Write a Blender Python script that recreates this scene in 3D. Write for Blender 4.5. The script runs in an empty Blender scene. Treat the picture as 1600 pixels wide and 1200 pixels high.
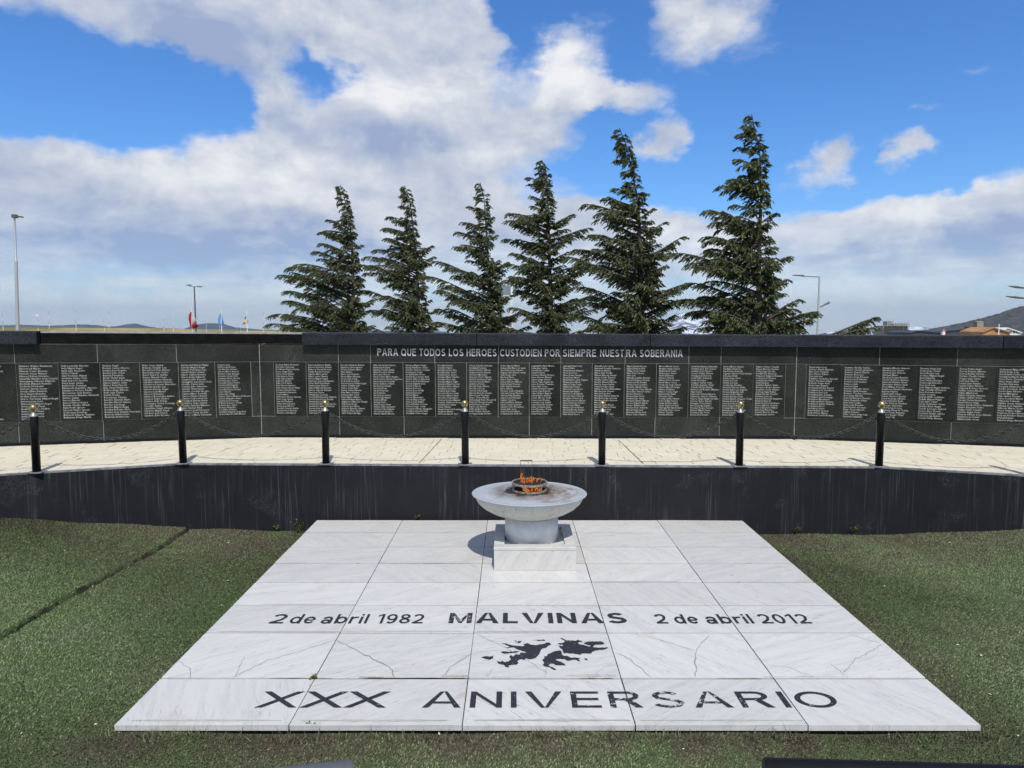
import bpy, math, random
from collections import Counter
import numpy as np
from mathutils import Vector

# ------------------------------------------------------------------ camera, sky, sun, exposure
PITCH = math.atan(95 / 1110.0)
FPX = 1110.0                       # focal length in pixels of a 1600 px wide frame
CAMH = 2.4
SC = bpy.context.scene
COL = SC.collection

cam_d = bpy.data.cameras.new("camera")
cam_d.sensor_width = 36.0
cam_d.lens = 36.0 * FPX / 1600.0
cam_d.clip_start = 0.05
cam_d.clip_end = 60000.0
cam = bpy.data.objects.new("camera", cam_d)
COL.objects.link(cam)
cam.location = (0, 0, CAMH)
cam.rotation_euler = (math.pi / 2 - PITCH, 0, 0)
SC.camera = cam

SC.view_settings.view_transform = 'Standard'
SC.view_settings.look = 'None'
SC.view_settings.exposure = 0.0
SC.view_settings.gamma = 1.0
SC.view_settings.use_curve_mapping = False
SC.cycles.use_denoising = True
SC.cycles.max_bounces = 4
SC.cycles.use_light_tree = False
SC.cycles.transparent_max_bounces = 16

SUN_EL = math.radians(55.0)
SUN_DIR = Vector((0.16, -1.0, math.tan(SUN_EL) * math.hypot(0.16, 1.0))).normalized()   # towards the sun
sun_d = bpy.data.lights.new("sun", 'SUN')
sun_d.energy = 4.2
sun_d.angle = math.radians(0.53)
sun_d.color = (1.0, 0.96, 0.89)
sun = bpy.data.objects.new("sun", sun_d)
COL.objects.link(sun)
sun.rotation_euler = (-SUN_DIR).to_track_quat('-Z', 'Y').to_euler()
sun.location = (3, -10, 20)


def ray(x, y):
    u = (x - 800) / FPX
    v = (600 - y) / FPX
    return np.array([u, math.cos(PITCH) + v * math.sin(PITCH), -math.sin(PITCH) + v * math.cos(PITCH)])


def at(x, y, Y):
    """the point at distance Y seen in direction (x, y) of the 1600 x 1200 photograph"""
    r = ray(x, y)
    return np.array([0, 0, CAMH]) + r * (Y / r[1])


def onz(x, y, z):
    r = ray(x, y)
    return np.array([0, 0, CAMH]) + r * ((z - CAMH) / r[2])


def wall_base(x, y):                # on the terrace level
    return onz(x, y, TZ)


# ------------------------------------------------------------------ node helper
class NT:
    def __init__(self, tree):
        self.t = tree
        self.n = tree.nodes
        self.l = tree.links

    def new(self, typ, **kw):
        nd = self.n.new(typ)
        for k, v in kw.items():
            setattr(nd, k, v)
        return nd

    def put(self, sock, v):
        if v is None:
            return
        if isinstance(v, bpy.types.NodeSocket):
            self.l.new(v, sock)
        else:
            try:
                sock.default_value = v
            except Exception:
                sock.default_value = (*v, 1.0)

    def m(self, op, a, b=None, c=None, clamp=False):
        nd = self.new('ShaderNodeMath', operation=op)
        nd.use_clamp = clamp
        for s, v in zip(nd.inputs, (a, b, c)):
            self.put(s, v)
        return nd.outputs[0]

    def vm(self, op, a, b=None):
        nd = self.new('ShaderNodeVectorMath', operation=op)
        self.put(nd.inputs[0], a)
        if b is not None:
            self.put(nd.inputs[1], b)
        return nd.outputs[0]

    def comb(self, x, y, z=0.0):
        nd = self.new('ShaderNodeCombineXYZ')
        for s, v in zip(nd.inputs, (x, y, z)):
            self.put(s, v)
        return nd.outputs[0]

    def sep(self, v):
        nd = self.new('ShaderNodeSeparateXYZ')
        self.put(nd.inputs[0], v)
        return nd.outputs

    def noise(self, vec, scale, detail=4.0, rough=0.55, dist=0.0, out=0, dim='3D'):
        nd = self.new('ShaderNodeTexNoise', noise_dimensions=dim)
        if vec is not None:
            self.put(nd.inputs['Vector'], vec)
        self.put(nd.inputs['Scale'], scale)
        self.put(nd.inputs['Detail'], detail)
        self.put(nd.inputs['Roughness'], rough)
        self.put(nd.inputs['Distortion'], dist)
        return nd.outputs[out]

    def mapr(self, v, a, b, c=0.0, d=1.0, smooth=True):
        nd = self.new('ShaderNodeMapRange')
        nd.interpolation_type = 'SMOOTHSTEP' if smooth else 'LINEAR'
        nd.clamp = True
        for s, x in zip(nd.inputs, (v, a, b, c, d)):
            self.put(s, x)
        return nd.outputs[0]

    def mix(self, f, a, b, blend='MIX'):
        nd = self.new('ShaderNodeMix', data_type='RGBA', blend_type=blend)
        self.put(nd.inputs[0], f)
        self.put(nd.inputs[6], a if isinstance(a, bpy.types.NodeSocket) else (*a, 1.0))
        self.put(nd.inputs[7], b if isinstance(b, bpy.types.NodeSocket) else (*b, 1.0))
        return nd.outputs[2]

    def mapping(self, vec, loc=(0, 0, 0), rot=(0, 0, 0), scale=(1, 1, 1), typ='POINT'):
        nd = self.new('ShaderNodeMapping', vector_type=typ)
        self.put(nd.inputs[0], vec)
        nd.inputs[1].default_value = loc
        nd.inputs[2].default_value = rot
        nd.inputs[3].default_value = scale
        return nd.outputs[0]


# ------------------------------------------------------------------ world: Nishita sky with clouds
world = bpy.data.worlds.new("World")
SC.world = world
world.use_nodes = True
W = NT(world.node_tree)
W.n.clear()
STR = 0.1
geo = W.new('ShaderNodeTexCoord').outputs['Generated']
dx, dy, dz = W.sep(geo)
dzc = W.m('MAXIMUM', dz, 0.012)
sky = W.new('ShaderNodeTexSky', sky_type='NISHITA')
sky.sun_disc = False
sky.sun_elevation = SUN_EL
sky.sun_rotation = math.pi - math.atan2(0.16, 1.0)
sky.altitude = 50
sky.air_density = 1.0
sky.dust_density = 0.3
sky.ozone_density = 3.0
W.l.new(W.comb(dx, dy, dzc), sky.inputs[0])
hs = W.new('ShaderNodeHueSaturation')
hs.inputs['Saturation'].default_value = 1.2
hs.inputs['Value'].default_value = 1.2
W.l.new(sky.outputs[0], hs.inputs['Color'])
skycol = W.mix(1.0, hs.outputs[0], (0.70, 1.0, 1.33), 'MULTIPLY')

az = W.m('MULTIPLY', W.m('ARCTAN2', dx, dy), 180 / math.pi)
el = W.m('MULTIPLY', W.m('ARCSINE', dz), 180 / math.pi)
# cloud coordinates: wind-stretched, finer layers towards the horizon as seen from below
# 3D direction noise domain (no seam behind the camera)
dom = W.comb(dx, dy, W.m('MULTIPLY', dz, 1.5))
w1 = W.noise(dom, 4.0, 2.0, 0.5, out=1)
w2 = W.noise(dom, 13.0, 4.0, 0.6, out=1)
w1s = W.sep(w1)
w2s = W.sep(w2)


def warp(base, i, a1, a2):
    t = W.m('MULTIPLY_ADD', W.m('SUBTRACT', w1s[i], 0.5), a1, base)
    return W.m('MULTIPLY_ADD', W.m('SUBTRACT', w2s[i], 0.5), a2, t)


P = W.comb(warp(az, 0, 9.0, 6.5), warp(el, 1, 4.0, 3.6), 0.0)


def blob_sum(lst, start, gain=1.0):
    acc = start
    for (x, y, rx, ry, rot, s) in lst:
        r = ray(x, y)
        r = r / np.linalg.norm(r)
        a = math.degrees(math.atan2(r[0], r[1]))
        e = math.degrees(math.asin(r[2]))
        k = math.degrees(1 / FPX) * math.cos(math.radians(a)) ** 2
        k2 = math.degrees(1 / FPX) * math.cos(math.radians(a))
        sx, sy = 1 / (rx * k), 1 / (ry * k2)
        mp = W.new('ShaderNodeVectorMath', operation='MULTIPLY_ADD')
        W.l.new(P, mp.inputs[0])
        mp.inputs[1].default_value = (sx, sy, 0)
        mp.inputs[2].default_value = (-a * sx, -e * sy, 0)
        g = W.new('ShaderNodeTexGradient', gradient_type='SPHERICAL')
        W.l.new(mp.outputs[0], g.inputs[0])
        acc = W.m('MULTIPLY_ADD', g.outputs['Fac'], s * gain, acc)
    return acc


CLOUDS = [
    (-20, 290, 300, 130, 0, 1.3), (190, 310, 300, 105, 0, 1.4), (390, 300, 230, 115, 0, 1.3),
    (455, 185, 75, 120, 0, 0.95), (560, 260, 210, 130, 0, 1.2), (640, 110, 165, 160, 0, 1.3),
    (650, -30, 190, 150, 0, 1.4), (710, 220, 170, 120, 0, 1.2), (870, 120, 100, 95, 0, 1.5),
    (965, 138, 105, 34, 10, 1.0), (850, 205, 110, 50, 0, 0.9), (740, 330, 240, 95, 0, 1.0),
    (340, 30, 170, 115, -10, 1.35), (170, -25, 330, 85, -6, 2.0), (470, 0, 130, 85, 0, 1.0), (370, 85, 80, 50, 0, 1.0),
    (1640, 340, 300, 85, 0, 1.4), (1450, 350, 190, 60, 0, 1.2), (920, 360, 240, 55, 0, 0.9), (1150, 385, 240, 50, 0, 0.8),
    (1046, 206, 52, 56, 0, 1.5), (1315, 232, 74, 62, 20, 1.5), (1424, 224, 36, 46, -40, 1.2),
    (1080, 10, 80, 62, 25, 1.1), (1170, 0, 70, 50, 0, 0.8), (1480, 157, 55, 14, 4, 0.7), (205, 186, 38, 12, -4, 0.8),
    (512, 122, 60, 62, -40, -0.6), (815, 0, 60, 120, 0, -0.7), (240, 145, 250, 75, 0, -1.0), (40, 130, 220, 72, 0, -1.0),
    (1230, 180, 420, 150, 0, -0.4), (1000, 275, 120, 70, 0, -0.6), (1450, 80, 300, 120, 0, -0.35), (1250, 60, 330, 40, 0, 0.3), (1540, 100, 90, 22, 0, 0.5),
]
LIGHT = [
    (340, 75, 190, 80, 0, -0.85), (60, 255, 190, 55, -15, -0.6), (180, 395, 420, 80, 0, -0.75), (430, 390, 300, 75, 0, -0.7),
    (630, 205, 190, 55, 0, -0.6), (900, 200, 120, 40, 0, -0.4), (1490, 385, 340, 50, 4, -0.75),
    (870, 100, 120, 75, 0, 0.9), (240, 262, 320, 55, 5, 0.8), (620, 140, 190, 75, 0, 0.5), (1450, 315, 260, 55, 8, 0.7),
    (1120, 365, 240, 35, 0, 0.6), (470, 280, 170, 70, 0, 0.5), (780, 280, 150, 60, 0, 0.35),
]
el_w = W.sep(P)[1]
base_bank = W.m('SUBTRACT', W.mapr(el_w, 9.6, 7.0, 0.0, 0.85), W.mapr(el_w, 5.5, 2.5, 0.0, 0.14))
azabs = W.m('ABSOLUTE', az)
away = W.m('MAXIMUM', W.mapr(azabs, 42.0, 58.0), W.mapr(el, 27.0, 38.0))
fb = W.noise(dom, 8.0, 9.0, 0.60, 0.25)
fb2 = W.noise(W.comb(dx, dy, W.m('MULTIPLY', dz, 3.0)), 26.0, 6.0, 0.66, 0.4)
# billows lit from above: compare the noise with itself a little higher up
fb_up = W.noise(W.vm('ADD', dom, (0.010, -0.015, 0.026)), 8.0, 9.0, 0.60, 0.25)
grain = W.m('MULTIPLY', W.m('SUBTRACT', fb2, 0.5), 0.42)
edge = W.m('MULTIPLY_ADD', W.m('SUBTRACT', fb, 0.5), 0.95, grain)
bill = W.m('MULTIPLY_ADD', W.m('SUBTRACT', fb, fb_up), 1.9, W.m('MULTIPLY', grain, 0.55))
lowlight = W.mapr(el, 7.0, 1.0, 0.0, 0.46)
bill = W.m('ADD', bill, lowlight)
bands = W.noise(W.comb(dx, dy, W.m('MULTIPLY', dz, 6.0)), 11.0, 6.0, 0.62, 0.3)
bands = W.m('MULTIPLY', W.m('SUBTRACT', bands, 0.5), W.mapr(el, 9.0, 4.0))
bill = W.m('MULTIPLY_ADD', bands, 1.3, bill)
edge = W.m('MULTIPLY_ADD', bands, 1.0, edge)


thin = W.mapr(el, 0.5, 9.0, 0.66, 0.97)


def cloud_shader(Dv, Lv):
    dn = W.m('ADD', W.m('MINIMUM', Dv, 1.0), edge)
    alpha = W.m('MULTIPLY', W.mapr(dn, 0.06, 0.86), thin)
    lf = W.m('ADD', W.m('ADD', Lv, bill), W.m('MULTIPLY', W.m('SUBTRACT', 0.75, alpha), 0.25))
    lf = W.mapr(lf, 0.0, 1.05, 0.0, 1.0, smooth=False)
    cr = W.new('ShaderNodeValToRGB')
    cr.color_ramp.elements[0].position = 0.0
    cr.color_ramp.elements[0].color = (0.34, 0.42, 0.62, 1)
    cr.color_ramp.elements[1].position = 1.0
    cr.color_ramp.elements[1].color = (0.93, 0.93, 0.935, 1)
    e_ = cr.color_ramp.elements.new(0.5)
    e_.color = (0.62, 0.66, 0.745, 1)
    W.l.new(lf, cr.inputs[0])
    cc = W.vm('SCALE', cr.outputs[0])
    cc.node.inputs['Scale'].default_value = 1.0 / STR
    bg_ = W.new('ShaderNodeBackground')
    bg_.inputs['Strength'].default_value = STR
    W.l.new(W.mix(alpha, skycol, cc), bg_.inputs[0])
    return bg_.outputs[0]


# the shaped cloud masses fill one quarter of the sky; elsewhere broken cloud of the same kind goes on
gen = W.m('MULTIPLY', away, W.mapr(W.noise(dom, 2.3, 2.0, 0.5), 0.42, 0.62, 0.0, 0.85))
start = W.m('MAXIMUM', base_bank, gen)
sh_near = cloud_shader(blob_sum(CLOUDS, start), blob_sum(LIGHT, 0.52, 0.75))
sh_rest = cloud_shader(start, 0.52)
outside = W.m('MAXIMUM', W.m('GREATER_THAN', azabs, 62.0), W.m('GREATER_THAN', el, 42.0))
mixs = W.new('ShaderNodeMixShader')
W.l.new(outside, mixs.inputs[0])
W.l.new(sh_near, mixs.inputs[1])
W.l.new(sh_rest, mixs.inputs[2])
wo = W.new('ShaderNodeOutputWorld')
W.l.new(mixs.outputs[0], wo.inputs[0])
world.cycles.sampling_method = 'NONE'


# ------------------------------------------------------------------ materials
def material(name, rough=0.6, spec=0.5, metal=0.0):
    mt = bpy.data.materials.new(name)
    mt.use_nodes = True
    t = NT(mt.node_tree)
    b = mt.node_tree.nodes['Principled BSDF']
    b.inputs['Roughness'].default_value = rough
    b.inputs['Metallic'].default_value = metal
    b.inputs['Specular IOR Level'].default_value = spec
    return mt, t, b


def plain(name, c, rough=0.6, metal=0.0, spec=0.5, var=0.15, scale=20.0, bump=0.0):
    mt, t, b = material(name, rough, spec, metal)
    pos = t.new('ShaderNodeNewGeometry').outputs['Position']
    n = t.noise(pos, scale, 5.0, 0.6)
    f = t.mapr(n, 0.3, 0.7)
    col = t.mix(f, tuple(x * (1 - var) for x in c), tuple(min(1, x * (1 + var)) for x in c))
    t.l.new(col, b.inputs['Base Color'])
    if bump:
        bm = t.new('ShaderNodeBump')
        bm.inputs['Strength'].default_value = bump
        bm.inputs['Distance'].default_value = 0.01
        t.l.new(n, bm.inputs['Height'])
        t.l.new(bm.outputs[0], b.inputs['Normal'])
    return mt


def add_bump(t, b, h, strength, dist=0.005):
    bm = t.new('ShaderNodeBump')
    bm.inputs['Strength'].default_value = strength
    bm.inputs['Distance'].default_value = dist
    t.l.new(h, bm.inputs['Height'])
    t.l.new(bm.outputs[0], b.inputs['Normal'])


MAT = {}


def marble(name, floor):
    mt, t, b = material(name, 0.42, 0.4)
    pos = t.new('ShaderNodeNewGeometry').outputs['Position']
    rnd = t.new('ShaderNodeObjectInfo').outputs['Random']
    off = t.comb(t.m('MULTIPLY', rnd, 37.0), t.m('MULTIPLY', rnd, 91.0), t.m('MULTIPLY', rnd, 13.0))
    p = t.vm('ADD', pos, off)
    # veins run diagonally; the slabs were not all cut in the same direction
    flip = t.m('ADD', t.m('MULTIPLY_ADD', t.m('GREATER_THAN', rnd, 0.6), 1.5, -0.75), t.m('MULTIPLY', t.m('FRACT', t.m('MULTIPLY', rnd, 17.0)), 0.5))
    vr = t.new('ShaderNodeVectorRotate', rotation_type='Z_AXIS' if floor else 'Y_AXIS')
    t.l.new(p, vr.inputs['Vector'])
    t.l.new(flip, vr.inputs['Angle'])
    q = vr.outputs[0]
    st = t.mapping(q, scale=(1.3, 11.0, 1.3) if floor else (1.3, 1.3, 11.0))
    v1 = t.noise(st, 2.4, 6.0, 0.62, 0.9)
    v2 = t.noise(t.mapping(q, scale=(4.0, 34.0, 4.0) if floor else (4.0, 4.0, 34.0)), 2.2, 3.0, 0.6, 0.4)
    cl = t.noise(p, 1.5, 3.0, 0.5)
    zone = t.noise(st, 0.9, 3.0, 0.55, 0.3)
    vein = t.mapr(t.m('ABSOLUTE', t.m('SUBTRACT', v1, 0.5)), 0.0, 0.05, 1.0, 0.0)
    vein = t.m('MULTIPLY', vein, t.mapr(zone, 0.44, 0.62))
    fleck = t.m('MULTIPLY', t.mapr(v2, 0.61, 0.70), t.mapr(t.noise(p, 3.0, 3.0), 0.40, 0.60, 0.15, 1.0))
    soft = t.mapr(t.noise(st, 1.6, 4.0, 0.6), 0.35, 0.7)
    col = t.mix(soft, (0.575, 0.56, 0.522), (0.52, 0.512, 0.485))
    col = t.mix(t.m('MULTIPLY', vein, 0.27), col, (0.22, 0.225, 0.225))
    col = t.mix(t.m('MULTIPLY', fleck, 0.60), col, (0.14, 0.145, 0.15))
    tone = t.vm('SCALE', col)
    t.l.new(t.m('MULTIPLY_ADD', t.m('FRACT', t.m('MULTIPLY', rnd, 53.0)), 0.13, 0.90), tone.node.inputs['Scale'])
    col = tone
    dirt = t.noise(pos, 2.1, 6.0, 0.7)
    col = t.mix(t.mapr(dirt, 0.52, 0.76, 0.0, 0.38), col, (0.35, 0.315, 0.24))
    sp = t.noise(pos, 60.0, 3.0, 0.6)
    col = t.mix(t.mapr(sp, 0.68, 0.74, 0.0, 0.6), col, (0.17, 0.16, 0.14))
    t.l.new(col, b.inputs['Base Color'])
    t.l.new(t.mapr(dirt, 0.3, 0.7, 0.36, 0.6), b.inputs['Roughness'])
    add_bump(t, b, t.noise(pos, 90.0, 4.0), 0.12, 0.002)
    return mt


MAT['marble'] = marble('white_marble', True)
MAT['marble_v'] = marble('white_marble_upright', False)


def granite(name, base, spread, rough):
    mt, t, b = material(name, rough, 0.12)
    pos = t.new('ShaderNodeNewGeometry').outputs['Position']
    rnd = t.new('ShaderNodeObjectInfo').outputs['Random']
    n1 = t.noise(pos, 95.0, 3.0, 0.7)
    n2 = t.noise(pos, 2.2, 5.0, 0.6)
    n3 = t.noise(pos, 55.0, 3.0, 0.6)
    lo = tuple(c * 0.55 for c in base)
    hi = tuple(min(1, c * spread) for c in base)
    col = t.mix(t.mapr(n1, 0.38, 0.68), lo, hi)
    col = t.mix(t.mapr(n3, 0.64, 0.72, 0.0, 0.6), col, tuple(c * spread * 1.5 for c in base))
    k = t.m('MULTIPLY_ADD', rnd, 0.5, 0.78)
    k = t.m('MULTIPLY', k, t.mapr(n2, 0.25, 0.75, 0.75, 1.35))
    sc = t.vm('SCALE', col)
    t.l.new(k, sc.node.inputs['Scale'])
    # pale runs of lime
    z = t.mapping(pos, scale=(16, 16, 1.4))
    run = t.m('MULTIPLY', t.mapr(t.noise(z, 1.0, 5.0, 0.7), 0.60, 0.80), t.mapr(t.noise(pos, 1.1, 2.0), 0.45, 0.7))
    col2 = t.mix(t.m('MULTIPLY', run, 0.35), sc, (0.16, 0.16, 0.15))
    t.l.new(col2, b.inputs['Base Color'])
    t.l.new(t.mapr(n2, 0.3, 0.7, rough - 0.08, rough + 0.12), b.inputs['Roughness'])
    return mt


MAT['granite'] = granite('dark_granite', (0.0185, 0.020, 0.0172), 2.3, 0.45)
MAT['granite_plate'] = granite('dark_granite_plate', (0.0140, 0.0155, 0.0130), 2.1, 0.45)
MAT['granite_cope'] = granite('blue_black_granite', (0.0095, 0.0105, 0.0135), 5.0, 0.45)
MAT['black_strip'] = plain('black_bitumen', (0.008, 0.009, 0.012), 0.6, spec=0.12, var=0.3, scale=8)
MAT['core'] = plain('grey_mortar', (0.27, 0.27, 0.255), 0.9, var=0.25, scale=14)
MAT['joint'] = plain('dirty_joint', (0.055, 0.05, 0.04), 0.95, var=0.5, scale=12)
MAT['darkcore'] = plain('bare_dark_mortar', (0.006, 0.006, 0.0065), 0.85, spec=0.08, var=0.5, scale=10)
MAT['name_paint'] = plain('engraved_white_fill', (0.33, 0.33, 0.31), 0.7, var=0.25, scale=30)
MAT['letter_metal'] = plain('brushed_steel_letters', (0.44, 0.445, 0.44), 0.45, 0.15, var=0.12, scale=30)

# retaining wall: black paint with pale lime runs and scratches
mt, t, b = material('stained_black_paint', 0.65, 0.15)
pos = t.new('ShaderNodeNewGeometry').outputs['Position']
z1 = t.mapping(pos, scale=(22, 22, 0.55))
s1 = t.noise(z1, 1.0, 4.0, 0.65, 0.15)
z2 = t.mapping(pos, scale=(60, 60, 1.0))
s2 = t.noise(z2, 1.0, 3.0, 0.6, 0.1)
zone = t.noise(t.mapping(pos, scale=(1.6, 1.6, 0.5)), 1.0, 3.0, 0.6)
st1 = t.m('MULTIPLY', t.mapr(s1, 0.55, 0.74), t.mapr(zone, 0.44, 0.64))
st2 = t.m('MULTIPLY', t.mapr(s2, 0.54, 0.72), t.mapr(t.noise(t.mapping(pos, scale=(2.6, 2.6, 0.8), loc=(5, 2, 0)), 1.0, 2.0), 0.42, 0.60))
# worm-like scratches and flaked patches
sc1 = t.noise(t.mapping(pos, scale=(1, 1, 0.8)), 17.0, 4.0, 0.6, 2.2)
scr = t.mapr(t.m('ABSOLUTE', t.m('SUBTRACT', sc1, 0.5)), 0.0, 0.016, 1.0, 0.0)
scr = t.m('MULTIPLY', scr, t.mapr(t.noise(pos, 2.7, 3.0, 0.6), 0.56, 0.68))
col = t.mix(t.noise(pos, 3.0, 5.0, 0.6), (0.009, 0.0095, 0.011), (0.019, 0.020, 0.023))
col = t.mix(t.m('MULTIPLY', st1, 0.22), col, (0.24, 0.25, 0.27))
col = t.mix(t.m('MULTIPLY', st2, 0.22), col, (0.20, 0.21, 0.23))
col = t.mix(t.m('MULTIPLY', scr, 0.34), col, (0.30, 0.31, 0.33))
t.l.new(col, b.inputs['Base Color'])
add_bump(t, b, t.noise(pos, 45.0, 5.0, 0.65), 0.25, 0.004)
MAT['retwall'] = mt
MAT['cap'] = plain('worn_grey_render', (0.17, 0.17, 0.18), 0.85, var=0.45, scale=9, bump=0.3)

# pavers
mt, t, b = material('cream_paver', 0.85, 0.25)
pos = t.new('ShaderNodeNewGeometry').outputs['Position']
rnd = t.new('ShaderNodeObjectInfo').outputs['Random']
at_ = t.new('ShaderNodeAttribute', attribute_name='tint')
tv = t.m('FRACT', t.m('ADD', rnd, at_.outputs['Fac']))
col = t.mix(tv, (0.585, 0.54, 0.41), (0.635, 0.59, 0.46))
pk = t.noise(pos, 0.9, 4.0, 0.6)
col = t.mix(t.mapr(pk, 0.52, 0.7, 0.0, 0.45), col, (0.57, 0.465, 0.355))
col = t.mix(t.mapr(t.noise(pos, 26.0, 5.0, 0.7), 0.55, 0.8, 0.0, 0.4), col, (0.40, 0.35, 0.25))
t.l.new(col, b.inputs['Base Color'])
add_bump(t, b, t.noise(pos, 30.0, 5.0, 0.65), 0.5, 0.006)
MAT['paver'] = mt
MAT['paver_bed'] = plain('sandy_joint', (0.44, 0.39, 0.27), 0.95, var=0.3, scale=40)

# soil under the turf and the turf itself
def turf_colour(t, pos, fac):
    x, y, z = t.sep(pos)
    # bare, dirty turf: along the slab's front edge and in the two corners by the wall
    n = t.noise(pos, 1.7, 5.0, 0.65)
    n2 = t.noise(pos, 7.0, 4.0, 0.6)
    front = t.mapr(t.m('ABSOLUTE', t.m('SUBTRACT', y, 3.98)), 0.0, 0.42, 1.0, 0.0)
    inx = t.m('MULTIPLY', t.mapr(x, -3.1, -2.2), t.mapr(x, 3.6, 2.6))
    front = t.m('MULTIPLY', front, inx)
    cl = t.m('MULTIPLY', t.mapr(x, -4.4, -2.7), t.mapr(y, 6.6, 8.4))
    crn = t.m('MULTIPLY', t.mapr(x, 5.6, 3.1), t.mapr(y, 6.2, 8.3))
    le = t.mapr(t.m('SUBTRACT', x, 2.82), 0.0, 0.55, 0.75, 0.0)
    le = t.m('MULTIPLY', le, t.m('GREATER_THAN', x, 2.5))
    worn = t.m('MAXIMUM', t.m('MAXIMUM', front, cl), t.m('MAXIMUM', crn, le))
    worn = t.m('MULTIPLY', worn, t.mapr(t.m('MULTIPLY_ADD', n2, 0.5, t.m('MULTIPLY', n, 0.6)), 0.36, 0.62))
    right = t.mapr(x, 1.5, 4.0)
    dust = t.m('MULTIPLY_ADD', right, 0.12, t.mapr(n, 0.38, 0.70, 0.0, 0.75))
    dust = t.m('MULTIPLY', dust, t.mapr(x, -5.0, -2.6, 0.45, 1.0))
    g = t.mix(fac, (0.028, 0.048, 0.017), (0.265, 0.345, 0.150))
    gd = t.mix(fac, (0.040, 0.050, 0.026), (0.325, 0.350, 0.210))
    br = t.mix(fac, (0.030, 0.026, 0.018), (0.215, 0.180, 0.118))
    c = t.mix(dust, g, gd)
    c = t.mix(t.m('MULTIPLY', worn, 0.9), c, br)
    grime = t.m('MULTIPLY', t.mapr(t.noise(pos, 3.1, 5.0, 0.7, 0.5), 0.50, 0.72), t.m('MULTIPLY_ADD', right, 0.55, 0.12))
    c = t.mix(grime, c, br)
    rag = t.m('MULTIPLY', t.m('SUBTRACT', t.noise(pos, 9.0, 4.0, 0.7), 0.5), 0.10)
    sx = t.m('ADD', t.m('ADD', x, rag), t.m('ADD', 4.03, t.m('MULTIPLY', t.m('SINE', t.m('MULTIPLY', y, 2.2)), 0.03)))
    gap = t.mapr(t.m('ABSOLUTE', sx), 0.006, 0.022, 1.0, 0.0)
    return t.mix(t.m('MULTIPLY', gap, 0.9), c, (0.028, 0.024, 0.016))


mt, t, b = material('artificial_turf', 0.75, 0.2)
pos = t.new('ShaderNodeNewGeometry').outputs['Position']
a = t.new('ShaderNodeAttribute', attribute_name='tint').outputs['Fac']
t.l.new(turf_colour(t, pos, a), b.inputs['Base Color'])
MAT['turf'] = mt
mt, t, b = material('turf_backing', 0.95, 0.1)
pos = t.new('ShaderNodeNewGeometry').outputs['Position']
n = t.noise(pos, 120.0, 3.0, 0.7)
t.l.new(turf_colour(t, pos, t.mapr(n, 0.3, 0.8, 0.0, 0.45)), b.inputs['Base Color'])
MAT['lawn'] = mt

MAT['black_paint'] = plain('black_gloss_paint', (0.006, 0.006, 0.007), 0.4, spec=0.22, var=0.2)
MAT['brass'] = plain('tarnished_brass', (0.42, 0.31, 0.15), 0.32, 0.9, var=0.35, scale=25)
MAT['steelcap'] = plain('dull_steel', (0.33, 0.31, 0.28), 0.45, 0.6, var=0.25, scale=30)
MAT['chain'] = plain('galvanised_chain', (0.055, 0.053, 0.05), 0.5, 0.5, var=0.4, scale=60)
MAT['drum'] = plain('grey_painted_steel', (0.66, 0.665, 0.65), 0.5, 0.0, var=0.10, scale=9)
mt, t, b = material('weathered_bowl_paint', 0.5, 0.4)
pos = t.new('ShaderNodeNewGeometry').outputs['Position']
oc = t.new('ShaderNodeTexCoord').outputs['Object']
ox, oy, oz = t.sep(oc)
n = t.noise(pos, 14.0, 6.0, 0.65)
z = t.mapping(pos, scale=(18, 18, 3))
rn = t.noise(z, 1.0, 5.0, 0.7)
col = t.mix(n, (0.52, 0.51, 0.455), (0.60, 0.59, 0.53))
col = t.mix(t.mapr(rn, 0.50, 0.74, 0.0, 0.6), col, (0.25, 0.23, 0.18))
col = t.mix(t.mapr(t.noise(pos, 45.0, 4.0, 0.7), 0.58, 0.68, 0.0, 0.65), col, (0.14, 0.13, 0.10))
t.l.new(col, b.inputs['Base Color'])
MAT['bowl'] = mt
mt, t, b = material('scorched_bowl_lid', 0.42, 0.45)
oc = t.new('ShaderNodeTexCoord').outputs['Object']
pos = t.new('ShaderNodeNewGeometry').outputs['Position']
ox, oy, oz = t.sep(oc)
rad = t.m('SQRT', t.m('ADD', t.m('MULTIPLY', ox, ox), t.m('MULTIPLY', oy, oy)))
ang = t.m('ARCTAN2', oy, ox)
n = t.noise(pos, 9.0, 5.0, 0.65)
rw = t.m('MULTIPLY_ADD', t.m('SUBTRACT', n, 0.5), 0.22, rad)
radial = t.noise(t.comb(t.m('MULTIPLY', ang, 0.9), t.m('MULTIPLY', rad, 5.0), 0.0), 2.6, 6.0, 0.7, 0.6)
col = t.mix(n, (0.34, 0.365, 0.39), (0.43, 0.45, 0.465))
col = t.mix(t.m('MULTIPLY', t.mapr(rw, 0.47, 0.28), 0.55), col, (0.36, 0.33, 0.30))
soot = t.m('MULTIPLY', t.mapr(rw, 0.50, 0.22), t.mapr(radial, 0.28, 0.58))
col = t.mix(t.m('MULTIPLY', soot, 0.85), col, (0.075, 0.045, 0.038))
rust = t.m('MULTIPLY', t.mapr(radial, 0.44, 0.58), t.m('MULTIPLY', t.mapr(ox, -0.02, 0.15), t.mapr(rw, 0.56, 0.46)))
col = t.mix(t.m('MULTIPLY', rust, 0.7), col, (0.22, 0.14, 0.065))
col = t.mix(t.mapr(rw, 0.27, 0.21), col, (0.035, 0.018, 0.016))
t.l.new(col, b.inputs['Base Color'])
MAT['lid'] = mt
MAT['burner'] = plain('sooty_burner_steel', (0.30, 0.27, 0.21), 0.55, 0.4, var=0.5, scale=35)
MAT['soot'] = plain('soot_black', (0.008, 0.007, 0.007), 0.7, var=0.3)

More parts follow.
